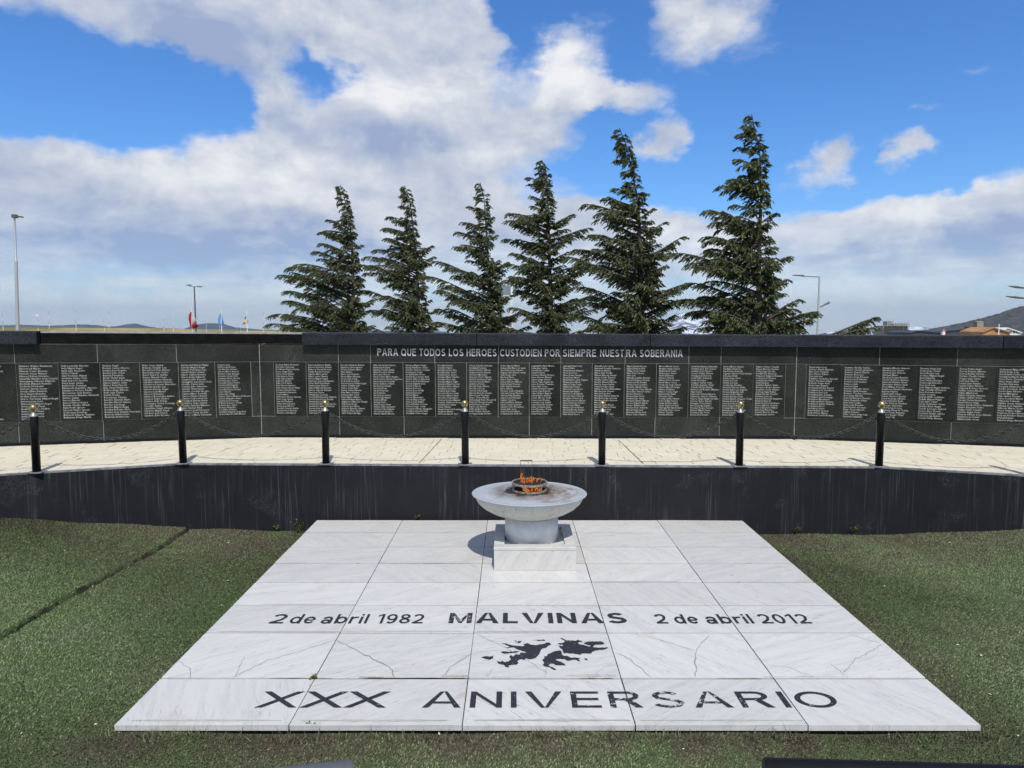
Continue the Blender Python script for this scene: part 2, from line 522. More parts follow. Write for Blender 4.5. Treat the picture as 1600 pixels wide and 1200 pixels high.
mt = bpy.data.materials.new('gas_flame')
mt.use_nodes = True
t = NT(mt.node_tree)
t.n.clear()
pos = t.new('ShaderNodeNewGeometry').outputs['Position']
lw = t.new('ShaderNodeLayerWeight')
lw.inputs[0].default_value = 0.35
n = t.noise(t.mapping(pos, scale=(42, 42, 19)), 1.0, 5.0, 0.65, 0.9)
em = t.new('ShaderNodeEmission')
t.l.new(t.mix(t.mapr(n, 0.40, 0.62), (0.75, 0.07, 0.012), (1.0, 0.30, 0.04)), em.inputs[0])
t.l.new(t.mapr(n, 0.35, 0.65, 0.25, 0.95), em.inputs[1])
tr = t.new('ShaderNodeBsdfTransparent')
ms = t.new('ShaderNodeMixShader')
fac = t.m('MULTIPLY', t.mapr(n, 0.40, 0.60), t.mapr(lw.outputs['Facing'], 0.85, 0.1))
t.l.new(t.m('MULTIPLY', fac, 0.7), ms.inputs[0])
t.l.new(tr.outputs[0], ms.inputs[1])
t.l.new(em.outputs[0], ms.inputs[2])
o = t.new('ShaderNodeOutputMaterial')
t.l.new(ms.outputs[0], o.inputs[0])
MAT['flame'] = mt

# black lettering on the marble, worn through in places
mt, t, b = material('worn_black_lettering', 0.6, 0.3)
pos = t.new('ShaderNodeNewGeometry').outputs['Position']
x, y, z = t.sep(pos)
n = t.noise(pos, 22.0, 5.0, 0.75)
n2 = t.noise(pos, 130.0, 3.0, 0.7)
bias = t.m('MULTIPLY', t.mapr(t.m('ABSOLUTE', t.m('SUBTRACT', x, 0.98)), 0.1, 0.8, 0.115, 0.0), t.mapr(y, 4.7, 4.5))
m_left = t.m('MULTIPLY', t.mapr(t.m('ABSOLUTE', t.m('SUBTRACT', x, -0.40)), 0.05, 0.16, 0.10, 0.0), t.mapr(y, 5.2, 5.4))
bias = t.m('ADD', bias, m_left)
wv = t.m('ADD', t.m('ADD', n, bias), t.m('MULTIPLY', t.m('SUBTRACT', n2, 0.5), 0.16))
wear = t.mapr(wv, 0.64, 0.69)
col = t.mix(t.noise(pos, 60.0, 3.0), (0.012, 0.013, 0.018), (0.035, 0.037, 0.046))
col = t.mix(wear, col, (0.44, 0.435, 0.415))
t.l.new(col, b.inputs['Base Color'])
MAT['lettering'] = mt
MAT['crack'] = plain('grey_crack', (0.24, 0.235, 0.22), 0.9, var=0.4, scale=12)
MAT['residue'] = plain('pale_tan_residue', (0.40, 0.385, 0.33), 0.9, var=0.12, scale=14)
MAT['moss'] = plain('joint_moss', (0.045, 0.055, 0.015), 0.9, var=0.6, scale=40)

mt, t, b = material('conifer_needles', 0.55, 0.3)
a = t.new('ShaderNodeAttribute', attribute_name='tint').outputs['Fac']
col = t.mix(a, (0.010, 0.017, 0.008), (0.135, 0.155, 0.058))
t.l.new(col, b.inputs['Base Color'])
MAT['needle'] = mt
mt, t, b = material('weed_leaves', 0.55, 0.3)
a = t.new('ShaderNodeAttribute', attribute_name='tint').outputs['Fac']
col = t.mix(a, (0.03, 0.045, 0.014), (0.14, 0.15, 0.04))
t.l.new(col, b.inputs['Base Color'])
MAT['weed'] = mt
MAT['bark'] = plain('conifer_bark', (0.075, 0.060, 0.048), 0.9, var=0.4, scale=15, bump=0.5)
MAT['pole'] = plain('galvanised_pole', (0.42, 0.44, 0.46), 0.5, 0.3, var=0.08)
MAT['pole_dark'] = plain('dark_grey_pole', (0.10, 0.105, 0.11), 0.5, 0.2, var=0.1)
MAT['white'] = plain('white_paint', (0.75, 0.75, 0.74), 0.5, var=0.05)
MAT['red'] = plain('red_paint', (0.50, 0.24, 0.22), 0.6, var=0.1)
MAT['flag_red'] = plain('red_flag_cloth', (0.26, 0.012, 0.025), 0.8, var=0.15, scale=4)
MAT['flag_white'] = plain('white_flag_cloth', (0.55, 0.53, 0.53), 0.8, var=0.1, scale=4)
MAT['flag_blue'] = plain('sky_blue_flag_cloth', (0.10, 0.28, 0.62), 0.8, var=0.2, scale=4)
MAT['flag_tan'] = plain('sandy_orange_flag_cloth', (0.62, 0.40, 0.20), 0.8, var=0.15, scale=4)
MAT['concrete'] = plain('raw_concrete', (0.30, 0.29, 0.27), 0.9, var=0.2, scale=0.4)
MAT['scaffold'] = plain('scaffold_tube', (0.10, 0.09, 0.085), 0.7, var=0.2, scale=1)
MAT['glassdark'] = plain('dark_window_glass', (0.03, 0.04, 0.05), 0.15, var=0.2, scale=1)
MAT['roof_dark'] = plain('dark_sheet_roof', (0.045, 0.048, 0.055), 0.6, var=0.2, scale=0.3)
MAT['roof_orange'] = plain('orange_timber', (0.36, 0.19, 0.085), 0.7, var=0.25, scale=0.5)
MAT['roof_red'] = plain('red_tin_roof', (0.55, 0.12, 0.09), 0.6, var=0.1, scale=0.6)
MAT['house_white'] = plain('white_cladding', (0.68, 0.70, 0.72), 0.6, var=0.06, scale=0.3)
MAT['tower'] = plain('grey_brown_tower_render', (0.27, 0.24, 0.21), 0.9, var=0.2, scale=0.2)
MAT['signgrey'] = plain('blue_grey_panel', (0.20, 0.25, 0.29), 0.4, var=0.2, scale=2)

mt, t, b = material('dry_grass_plain', 0.95, 0.1)
pos = t.new('ShaderNodeNewGeometry').outputs['Position']
col = t.mix(t.mapr(t.noise(pos, 0.03, 6.0, 0.65), 0.35, 0.65), (0.16, 0.15, 0.055), (0.34, 0.27, 0.12))
t.l.new(col, b.inputs['Base Color'])
MAT['plain'] = mt
mt, t, b = material('bare_forest_slope', 0.95, 0.1)
pos = t.new('ShaderNodeNewGeometry').outputs['Position']
n = t.noise(pos, 0.11, 6.0, 0.75)
col = t.mix(t.mapr(n, 0.35, 0.68), (0.022, 0.026, 0.028), (0.115, 0.118, 0.110))
t.l.new(col, b.inputs['Base Color'])
MAT['forest'] = mt
mt, t, b = material('far_wooded_hill', 0.95, 0.1)
pos = t.new('ShaderNodeNewGeometry').outputs['Position']
n = t.noise(pos, 0.004, 6.0, 0.7)
col = t.mix(t.mapr(n, 0.35, 0.68), (0.018, 0.035, 0.045), (0.045, 0.065, 0.062))
t.l.new(col, b.inputs['Base Color'])
MAT['farhill'] = mt
mt, t, b = material('rock_and_snow', 0.9, 0.2)
pos = t.new('ShaderNodeNewGeometry').outputs['Position']
gz = t.sep(pos)[2]
n = t.noise(t.mapping(pos, rot=(0, 0.5, 0), scale=(1.0, 1.0, 2.2)), 0.0045, 7.0, 0.68, 0.6)
sn = t.mapr(n, 0.47, 0.54)
col = t.mix(sn, (0.075, 0.088, 0.105), (0.80, 0.82, 0.86))
t.l.new(col, b.inputs['Base Color'])
MAT['snowrock'] = mt


# ------------------------------------------------------------------ mesh helpers
class MB:
    def __init__(self):
        self.v = []
        self.f = []
        self.s = []

    def add(self, vs, fs, smooth=False):
        k = len(self.v)
        self.v += [tuple(map(float, p)) for p in vs]
        self.f += [tuple(i + k for i in f) for f in fs]
        self.s += [smooth] * len(fs)

    def hexa(self, c):                     # 8 corners: bottom 4 ccw, top 4 ccw
        self.add(c, [(3, 2, 1, 0), (4, 5, 6, 7), (0, 1, 5, 4), (1, 2, 6, 5), (2, 3, 7, 6), (3, 0, 4, 7)])

    def box(self, x0, x1, y0, y1, z0, z1):
        self.hexa([(x0, y0, z0), (x1, y0, z0), (x1, y1, z0), (x0, y1, z0), (x0, y0, z1), (x1, y0, z1), (x1, y1, z1), (x0, y1, z1)])

    def cham(self, x0, x1, y0, y1, z0, z1, c):
        """box with its top edges chamfered by c"""
        b0 = [(x0, y0, z0), (x1, y0, z0), (x1, y1, z0), (x0, y1, z0)]
        b1 = [(x0, y0, z1 - c), (x1, y0, z1 - c), (x1, y1, z1 - c), (x0, y1, z1 - c)]
        b2 = [(x0 + c, y0 + c, z1), (x1 - c, y0 + c, z1), (x1 - c, y1 - c, z1), (x0 + c, y1 - c, z1)]
        vs = b0 + b1 + b2
        fs = [(3, 2, 1, 0), (8, 9, 10, 11)]
        for k in (0, 4):
            for i in range(4):
                j = (i + 1) % 4
                fs.append((k + i, k + j, k + 4 + j, k + 4 + i))
        self.add(vs, fs)

    def tube(self, pts, rad, n=8, caps=True):
        pts = [np.array(p, float) for p in pts]
        if not hasattr(rad, '__len__'):
            rad = [rad] * len(pts)
        rings = []
        for i, p in enumerate(pts):
            d = pts[min(i + 1, len(pts) - 1)] - pts[max(i - 1, 0)]
            d /= (np.linalg.norm(d) + 1e-9)
            ref = np.array([0, 0, 1.0]) if abs(d[2]) < 0.9 else np.array([1.0, 0, 0])
            u = np.cross(d, ref)
            u /= np.linalg.norm(u)
            w = np.cross(d, u)
            rings.append([p + rad[i] * (math.cos(a) * u + math.sin(a) * w) for a in (2 * math.pi * k / n for k in range(n))])
        vs = [q for r in rings for q in r]
        fs = []
        for i in range(len(rings) - 1):
            for k in range(n):
                j = (k + 1) % n
                fs.append((i * n + k, i * n + j, (i + 1) * n + j, (i + 1) * n + k))
        self.add(vs, fs, True)
        if caps:
            self.add(rings[0], [tuple(range(n - 1, -1, -1))])
            self.add(rings[-1], [tuple(range(n))])

    def lathe(self, prof, n=32, c=(0, 0, 0), smooth=True):
        vs = []
        for (r, z) in prof:
            for k in range(n):
                a = 2 * math.pi * k / n
                vs.append((c[0] + r * math.cos(a), c[1] + r * math.sin(a), c[2] + z))
        fs = []
        for i in range(len(prof) - 1):
            for k in range(n):
                j = (k + 1) % n
                fs.append((i * n + k, i * n + j, (i + 1) * n + j, (i + 1) * n + k))
        self.add(vs, fs, smooth)

    def build(self, name, mat, parent=None, origin=None):
        """vertices are world positions; they are stored relative to the parent's (or own) origin"""
        off = np.zeros(3)
        if parent is not None:
            off = world_loc(parent)
        elif origin is not None:
            off = np.array(origin, float)
        me = bpy.data.meshes.new(name)
        me.from_pydata([tuple(np.array(p) - off) for p in self.v], [], self.f)
        me.polygons.foreach_set('use_smooth', self.s)
        me.update()
        return link(name, me, mat, parent, None if parent is not None else origin)


def world_loc(o):
    p = np.zeros(3)
    while o is not None:
        p = p + np.array(o.location)
        o = o.parent
    return p


def link(name, me, mat, parent=None, origin=None):
    if mat is not None:
        me.materials.clear()
        me.materials.append(MAT[mat] if isinstance(mat, str) else mat)
    o = bpy.data.objects.new(name, me)
    COL.objects.link(o)
    if parent is not None:
        o.parent = parent
    elif origin is not None:
        o.location = tuple(origin)
    return o


def thing(name, loc, label, cat, group=None):
    o = bpy.data.objects.new(name, None)
    COL.objects.link(o)
    o.location = tuple(float(v) for v in loc)
    o.empty_display_size = 0.2
    return tag(o, label, cat, group)


def tag(o, label, cat, group=None):
    o['label'] = label
    o['category'] = cat
    if group:
        o['group'] = group
    return o


def kind(o, k, label=None):
    o['kind'] = k
    if label:
        o['label'] = label
    return o


def copy_tree(o, loc, parent=None):
    c = o.copy()
    COL.objects.link(c)
    c.parent = parent
    if loc is not None:
        c.location = tuple(loc)
    for ch in list(o.children):
        copy_tree(ch, None, c)
    return c


def fast_mesh(name, verts, nper, mat, parent=None, tint=None, origin=None):
    """verts (N*nper,3) array; each run of nper vertices is one face"""
    off = world_loc(parent) if parent is not None else (np.array(origin, float) if origin is not None else np.zeros(3))
    nv = len(verts)
    nf = nv // nper
    me = bpy.data.meshes.new(name)
    me.vertices.add(nv)
    me.vertices.foreach_set('co', (verts - off).astype(np.float32).ravel())
    me.loops.add(nv)
    me.loops.foreach_set('vertex_index', np.arange(nv, dtype=np.int32))
    me.polygons.add(nf)
    me.polygons.foreach_set('loop_start', np.arange(0, nv, nper, dtype=np.int32))
    me.update(calc_edges=True)
    if tint is not None:
        at2 = me.attributes.new('tint', 'FLOAT', 'POINT')
        at2.data.foreach_set('value', np.repeat(tint, nper).astype(np.float32))
    return link(name, me, mat, parent, origin if parent is None else None)



def arc(cx, cy, rx, ry, a0, a1, n=14):
    return [(cx + rx * math.cos(math.radians(a0 + (a1 - a0) * k / n)), cy + ry * math.sin(math.radians(a0 + (a1 - a0) * k / n))) for k in range(n + 1)]


def glyph(ch, s):
    """upright grotesque letter of cap height 1: (advance width, flat polygons, stroked centre lines)"""
    h = s / 2
    hs = 1.12 * s
    X_ = 0.73                                     # x-height

    def rect(x0, y0, x1, y1):
        return [(x0, y0), (x1, y0), (x1, y1), (x0, y1)]
    if ch in 'Il':
        return s, [rect(0, 0, s, 1)], []
    if ch == 'i':
        return s, [rect(0, 0, s, X_), rect(0, 0.85, s, 1)], []
    if ch == 'L':
        return 0.56, [rect(0, 0, s, 1), rect(s, 0, 0.56, s)], []
    if ch == 'T':
        return 0.62, [rect(0.31 - h, 0, 0.31 + h, 1 - s), rect(0, 1 - s, 0.62, 1)], []
    if ch == 'H':
        return 0.72, [rect(0, 0, s, 1), rect(0.72 - s, 0, 0.72, 1), rect(s, 0.45, 0.72 - s, 0.45 + s)], []
    if ch == 'E':
        return 0.66, [rect(0, 0, s, 1), rect(s, 0, 0.66, s), rect(s, 0.46, 0.62, 0.46 + s), rect(s, 1 - s, 0.65, 1)], []
    if ch == 'A':
        w = 0.86
        return w, [[(0, 0), (hs, 0), (w / 2 + 0.01, 1), (w / 2 - hs * 0.55, 1)], [(w - hs, 0), (w, 0), (w / 2 + hs * 0.55, 1), (w / 2 + 0.01, 1)], rect(0.2, 0.25, w - 0.2, 0.25 + s * 0.9)], []
    if ch == 'V':
        w = 0.84
        return w, [[(0, 1), (w / 2 - hs * 0.55, 0), (w / 2 + 0.01, 0), (hs, 1)], [(w - hs, 1), (w / 2 + 0.01, 0), (w / 2 + hs * 0.55, 0), (w, 1)]], []
    if ch == 'X':
        w = 0.86
        return w, [[(0, 0), (hs * 1.1, 0), (w, 1), (w - hs * 1.1, 1)], [(0, 1), (w - hs * 1.1, 0), (w, 0), (hs * 1.1, 1)]], []
    if ch == 'N':
        w = 0.72
        return w, [rect(0, 0, s, 1), rect(w - s, 0, w, 1), [(s * 0.9, 1), (s * 0.9, 1 - s * 1.5), (w - s * 0.9, 0), (w - s * 0.9, s * 1.5)]], []
    if ch == 'M':
        w = 0.86
        return w, [rect(0, 0, s, 1), rect(w - s, 0, w, 1), [(s * 0.9, 1), (s * 0.9, 1 - s * 1.6), (w / 2 - s * 0.3, 0), (w / 2 + 0.02, 0), (w / 2 + 0.02, s * 1.2)], [(w - s * 0.9, 1), (w / 2 - 0.02, s * 1.2), (w / 2 - 0.02, 0), (w / 2 + s * 0.3, 0), (w - s * 0.9, 1 - s * 1.6)]], []
    if ch == 'O':
        return 0.92, [], [arc(0.46, 0.5, 0.46 - h, 0.5 - h, 0, 360, 40)]
    if ch == 'Q':
        return 0.92, [[(0.52, 0.26), (0.78, -0.04), (0.90, 0.04), (0.62, 0.34)]], [arc(0.46, 0.5, 0.46 - h, 0.5 - h, 0, 360, 40)]
    if ch == 'C':
        return 0.84, [], [arc(0.45, 0.5, 0.45 - h, 0.5 - h, 42, 318, 30)]
    if ch == 'D':
        return 0.78, [rect(0, 0, s, 1)], [[(s * 0.8, 1 - h), (0.38, 1 - h)] + arc(0.36, 0.5, 0.42 - h, 0.5 - h, 84, -84, 20) + [(0.38, h), (s * 0.8, h)]]
    if ch == 'U':
        return 0.72, [], [[(h, 1), (h, 0.36)] + arc(0.36, 0.36, 0.36 - h, 0.36 - h, 180, 360, 18) + [(0.72 - h, 1)]]
    if ch in 'PRB':
        ps = [rect(0, 0, s, 1)]
        st = [[(s * 0.8, 1 - h), (0.42, 1 - h)] + arc(0.42, 0.725, 0.28 - h, 0.275 - h, 84, -84, 14) + [(0.42, 0.45 + h), (s * 0.8, 0.45 + h)]]
        if ch == 'R':
            ps.append([(0.34, 0.47), (0.56, 0), (0.56 + hs * 1.15, 0), (0.34 + hs * 1.2, 0.47)])
            return 0.76, ps, st
        if ch == 'B':
            st = [st[0], [(0.42, 0.5), (0.44, 0.5)] + arc(0.44, 0.27, 0.28 - h, 0.27 - h, 84, -84, 14) + [(s * 0.8, h)]]
        return 0.70, ps, st
    if ch == 'S':
        c = arc(0.36, 0.735, 0.31 - h, 0.265 - h, 25, 205, 14) + [(0.16, 0.59), (0.36, 0.51), (0.55, 0.44)] + arc(0.36, 0.27, 0.36 - h, 0.27 - h, 25, -160, 16)
        return 0.72, [], [c]
    if ch == '1':
        return 0.36, [rect(0.36 - s, 0, 0.36, 1), [(0, 0.70), (0.36 - s, 0.86), (0.36 - s, 1.0), (0, 0.84)]], []
    if ch == '0':
        return 0.60, [], [arc(0.30, 0.5, 0.30 - h, 0.5 - h, 0, 360, 36)]
    if ch == '8':
        return 0.60, [], [arc(0.30, 0.745, 0.27 - h, 0.255 - h, 0, 360, 26), arc(0.30, 0.275, 0.30 - h, 0.275 - h, 0, 360, 26)]
    if ch == '9':
        return 0.60, [], [arc(0.30, 0.67, 0.30 - h, 0.33 - h, 0, 360, 28), arc(0.28, 0.52, 0.32 - h, 0.52 - h, 20, -130, 18)]
    if ch == '2':
        return 0.60, [rect(0, 0, 0.60, s)], [arc(0.30, 0.70, 0.30 - h, 0.30 - h, 165, -25, 18) + [(0.44, 0.42), (0.20, 0.20), (h * 1.3, s * 0.9)]]
    r = X_ / 2
    if ch in 'dbq':
        c = arc(0.31, r, 0.31 - h, r - h, 0, 360, 28)
        return 0.64, [rect(0.64 - s, 0, 0.64, 1) if ch == 'd' else rect(0, 0, s, 1)], [[(x if ch == 'd' else 0.64 - x, y) for x, y in c]]
    if ch == 'a':
        return 0.60, [rect(0.58 - s, 0, 0.58, X_ * 0.72)], [arc(0.26, 0.20, 0.26 - h, 0.20 - h * 0.6, 0, 360, 24), [(h * 1.2, X_ * 0.70)] + arc(0.30, X_ - 0.24, 0.28 - h, 0.24 - h, 130, 0, 12)]
    if ch == 'e':
        return 0.62, [rect(s * 0.7, r - s * 0.42, 0.62 - s * 0.7, r + s * 0.42)], [arc(0.31, r, 0.31 - h, r - h, 0, 325, 28)]
    if ch == 'r':
        return 0.40, [rect(0, 0, s, X_)], [arc(0.36, X_ - 0.30, 0.36 - h, 0.30 - h, 165, 75, 8)]
    raise KeyError(ch)


def stroke_text(body, s=0.15, gap=0.16):
    """verts (u, v, layer) and faces for a line of grotesque capitals, digits and small letters"""
    V, F = [], []
    x = 0.0
    for ch in body:
        if ch == ' ':
            x += 0.36
            continue
        w, polys, lines = glyph(ch, s)
        lay = 0
        for p in polys:
            k = len(V)
            V += [(x + a_, b_, lay) for a_, b_ in p]
            area = sum(p[i][0] * p[(i + 1) % len(p)][1] - p[(i + 1) % len(p)][0] * p[i][1] for i in range(len(p)))
            F.append(tuple(range(k, k + len(p))) if area > 0 else tuple(range(k + len(p) - 1, k - 1, -1)))
            lay += 1
        for ln in lines:
            P_ = [np.array(q) for q in ln]
            closed = np.linalg.norm(P_[0] - P_[-1]) < 1e-6
            k = len(V)
            for i, q in enumerate(P_):
                a_ = P_[i - 1] if i else (P_[-2] if closed else P_[0])
                b_ = P_[i + 1] if i < len(P_) - 1 else (P_[1] if closed else P_[-1])
                d = (b_ - a_) / (np.linalg.norm(b_ - a_) + 1e-9)
                n_ = np.array([-d[1], d[0]]) * s / 2
                V += [(x + q[0] + n_[0], q[1] + n_[1], lay), (x + q[0] - n_[0], q[1] - n_[1], lay)]
            F += [(k + 2 * i + 1, k + 2 * i + 3, k + 2 * i + 2, k + 2 * i) for i in range(len(P_) - 1)]
            lay += 1
        x += w + gap
    return np.array(V, float), F


def text_mesh(body, bold=0.0, res=2, spacing=1.0, line=1.0):
    cu = bpy.data.curves.new('lettering', 'FONT')
    cu.body = body
    cu.resolution_u = res
    cu.offset = bold
    cu.space_character = spacing
    cu.space_line = line
    o = bpy.data.objects.new('lettering', cu)
    COL.objects.link(o)
    bpy.context.view_layer.update()
    me = bpy.data.meshes.new_from_object(o)
    bpy.data.objects.remove(o)
    bpy.data.curves.remove(cu)
    n = len(me.vertices)
    co = np.zeros(n * 3, np.float32)
    me.vertices.foreach_get('co', co)
    return me, co.reshape(-1, 3).astype(float)


def set_co(me, co):
    me.vertices.foreach_set('co', co.astype(np.float32).ravel())
    me.update()


# ------------------------------------------------------------------ ground and lawn
TZ = 0.668                                   # level of the paved terrace above the marble slab


def lawn_z(x, y):
    x = np.asarray(x, float)
    y = np.asarray(y, float)
    z = -0.055 - 0.105 * np.clip((y - 4.0) / 4.5, 0, 1)
    bank = np.clip((-4.05 - x), 0, 6) * 0.155 + np.clip((x - 4.55), 0, 6) * 0.15
    sx = x + 4.03 + 0.03 * np.sin(y * 2.2)
    sx = sx + 0.016 * np.sin(y * 9.3) * np.sin(y * 3.1 + 1) + 0.008 * np.sin(y * 27)
    step = 0.030 / (1 + np.exp(np.clip(sx * 90, -50, 50))) - 0.065 * np.exp(-(sx / 0.016) ** 2)   # turf edge lifts along the open seam
    s2 = x + 4.42 + 0.05 * np.sin(y * 1.3)
    step = step - 0.020 * np.exp(-(s2 / 0.03) ** 2) * (0.5 + 0.5 * np.sin(y * 2.9))
    wob = 0.012 * np.sin(x * 2.1 + 0.5) * np.cos(y * 1.7) + 0.008 * np.sin(x * 5.3 + y * 3.1)
    return z + bank + step + wob


gx = np.unique(np.round(np.concatenate([np.linspace(-10, 10, 161), np.linspace(-4.55, -3.91, 65)]), 4))
gy = np.linspace(-3, 8.75, 95)
X, Yg = np.meshgrid(gx, gy)
Z = lawn_z(X, Yg)
vs = np.stack([X, Yg, Z], -1).reshape(-1, 3)
nx = len(gx)
fs = [(j * nx + i, j * nx + i + 1, (j + 1) * nx + i + 1, (j + 1) * nx + i) for j in range(len(gy) - 1) for i in range(nx - 1)]
mb = MB()
mb.add(vs, fs, True)
lawn = mb.build('lawn', 'lawn')
kind(lawn, 'structure')

# ground to the horizon: falls gently away behind the memorial
SL = -0.0166


def ground_z(Y):
    return -0.35 + SL * max(0.0, Y - 12.0)


mb = MB()
ys = [-300, 12, 60, 200, 420, 900, 2500, 9000, 26000]
xs = [-26000, -4000, -800, -200, 0, 200, 800, 4000, 26000]
vs = [(x, y, ground_z(y) - (0.6 if y < 0 else 0)) for y in ys for x in xs]
fs = [(j * 9 + i, j * 9 + i + 1, (j + 1) * 9 + i + 1, (j + 1) * 9 + i) for j in range(len(ys) - 1) for i in range(8)]
mb.add(vs, fs)
kind(mb.build('ground', 'plain'), 'structure')

# ------------------------------------------------------------------ paved terrace between the two walls
RET = [np.array(p) for p in [(-9.9, 6.56), (-4.07, 8.655), (4.47, 8.445), (9.9, 6.62)]]
MEM = [np.array(p) for p in [(-11.4, 8.98), (-3.81, 10.731), (4.237, 10.58), (11.6, 8.86)]]


def lerp(a, b, t_):
    return a + (b - a) * t_


pav = thing('terrace_pavement', (0, 9.5, TZ), 'cream brick pavement of the terrace below the wall of names', 'pavement')
del pav['label'], pav['category']
kind(pav, 'structure')
mb = MB()
for k in range(3):
    a0, a1, b0, b1 = RET[k], RET[k + 1], MEM[k], MEM[k + 1]
    mb.add([(*a0, TZ - 0.007), (*a1, TZ - 0.012), (*b1, TZ - 0.012), (*b0, TZ - 0.012)], [(0, 1, 2, 3)])
mb.build('sand_bed', 'paver_bed', pav)
rng = random.Random(4)
pavers = []
for k in range(3):
    a0, a1, b0, b1 = RET[k], RET[k + 1], MEM[k], MEM[k + 1]
    nrow = 13
    n = int(np.linalg.norm(a1 - a0) / 0.235)
    for r in range(nrow):
        v0 = 0.075 + (r) / nrow * 0.925
        v1 = 0.075 + (r + 1) / nrow * 0.925
        u = -rng.random() * 0.9 / n
        while u < 1:
            du = (0.75 + rng.random() * 0.6) / n
            ua, ub = max(u, 0), min(u + du, 1)
            u += du
            if ub - ua < 0.2 / n:
                continue
            k1, k2 = rng.uniform(-0.18, 0.18) / nrow, rng.uniform(-0.18, 0.18) / nrow
            q = [lerp(lerp(a0, a1, s), lerp(b0, b1, s), v) for s, v in ((ua, v0), (ub, v0), (ub, v1), (ua, v1))]
            pavers.append((q, rng.random()))
    # smooth border course along the edge
    nb = int(n * 0.30)
    for i in range(nb):
        q = [lerp(lerp(a0, a1, s), lerp(b0, b1, s), v) for s, v in ((i / nb, 0.028), ((i + 1) / nb, 0.028), ((i + 1) / nb, 0.075), (i / nb, 0.075))]
        pavers.append((q, rng.random()))


def paver_box(mbx, q):
    c = sum(q) / 4
    q2 = [c + (p - c) * (1 - 0.0042 / max(np.linalg.norm(p - c), 0.02)) for p in q]
    h = TZ + rng.uniform(-0.003, 0.002)
    tl = [rng.uniform(-0.0012, 0.0012) for _ in range(4)]
    mbx.hexa([(*p, TZ - 0.03) for p in q2] + [(*p, h + e) for p, e in zip(q2, tl)])


def seen(q):
    c = sum(q) / 4
    return abs(c[0] / c[1]) < 0.735


pavers.sort(key=lambda e: (not seen(e[0]), float(sum(e[0])[1])))
for q, tn in pavers[:300]:
    mb = MB()
    paver_box(mb, q)
    o = mb.build('paver', 'paver', pav)
mb = MB()
for q, tn in pavers[300:]:
    paver_box(mb, q)
o = mb.build('pavers_beyond', 'paver', pav)
kind(o, 'stuff')
a_ = o.data.attributes.new('tint', 'FLOAT', 'POINT')
a_.data.foreach_set('value', np.repeat([p[1] for p in pavers[300:]], 8).astype(np.float32))

for (xa, ya, xb, yb) in ((655, 724, 690, 686), (1005.5, 725, 966, 687.5)):      # saw-cut joints across the paving
    a_, b2 = onz(xa, ya, TZ), onz(xb, yb, TZ)
    mb = MB()
    mb.box(-0.004, 0.004, 0, 1, TZ + 0.0035, TZ + 0.0045)
    mb.v = [(a_[0] + (b2[0] - a_[0]) * v[1] + v[0], a_[1] + (b2[1] - a_[1]) * v[1], v[2]) for v in mb.v]
    mb.build('expansion_joint', 'joint', pav)

# ------------------------------------------------------------------ retaining wall
rw_ = thing('retaining_wall', (0, 8.53, -0.3), 'low black painted retaining wall with pale lime runs behind the marble slab', 'wall')


def poly_offset(pts, d):
    """offset the polyline towards the camera by d"""
    out = []
    for i, p in enumerate(pts):
        ns = []
        for a, b_ in ((i - 1, i), (i, i + 1)):
            if a >= 0 and b_ < len(pts):
                tt = (pts[b_] - pts[a]) / np.linalg.norm(pts[b_] - pts[a])
                ns.append(np.array([tt[1], -tt[0]]))
        nn = sum(ns) / len(ns)
        nn /= np.dot(nn, ns[0]) if len(ns) > 1 else 1
        out.append(p + nn * d)
    return out


def poly_wall(mbx, front, back, z0, z1, lip=None):
    n = len(front)
    vs = [(*p, z0) for p in front] + [(*p, z1) for p in front] + [(*p, z1) for p in back] + [(*p, z0) for p in back]
    fs = []
    for i in range(n - 1):
        fs += [(i, i + 1, n + i + 1, n + i), (n + i, n + i + 1, 2 * n + i + 1, 2 * n + i), (2 * n + i, 2 * n + i + 1, 3 * n + i + 1, 3 * n + i)]
    fs += [(0, n, 2 * n, 3 * n), (n - 1, 4 * n - 1, 3 * n - 1, 2 * n - 1)]
    mbx.add(vs, fs)


mb = MB()
f_ = RET
bk = poly_offset(RET, -0.12)
poly_wall(mb, f_, bk, -0.5, TZ - 0.012)
mb.build('wall_face', 'retwall', rw_)
mb = MB()
poly_wall(mb, poly_offset(RET, 0.004), poly_offset(RET, -0.055), TZ - 0.012, TZ + 0.006)
mb.build('top_edge', 'cap', rw_)

# ------------------------------------------------------------------ memorial wall of names
mw = thing('memorial_wall', (0, 10.7, TZ), 'long dark granite memorial wall engraved with columns of names', 'memorial wall')
TOPZ = [2.325, 2.256, 2.220, 2.228]          # wall top at the four corners


class Sec:
    """one straight stretch of the wall: s metres along it, z up, d metres out of its face"""

    def __init__(self, A, B, zA, zB):
        self.A, self.B = A, B
        self.L = np.linalg.norm(B - A)
        self.t = (B - A) / self.L
        self.n = np.array([self.t[1], -self.t[0]])
        self.zA, self.zB = zA, zB

    def top(self, s):
        return self.zA + (self.zB - self.zA) * s / self.L

    def p(self, s, w, d):
        """w: 0 at the terrace, 1 at the wall top"""
        q = self.A + self.t * s + self.n * d
        return (q[0], q[1], TZ + (self.top(s) - TZ) * w)

    def s_of(self, xpx):
        """where a picture column meets this stretch"""
        r = ray(xpx, 600)
        k = r[0] / r[1]
        # A.x + t.x s = k (A.y + t.y s)
        return (k * self.A[1] - self.A[0]) / (self.t[0] - k * self.t[1])

    def box(self, mbx, s0, s1, w0, w1, d0, d1):
        mbx.hexa([self.p(s0, w0, d1), self.p(s1, w0, d1), self.p(s1, w0, d0), self.p(s0, w0, d0),
                  self.p(s0, w1, d1), self.p(s1, w1, d1), self.p(s1, w1, d0), self.p(s0, w1, d0)])


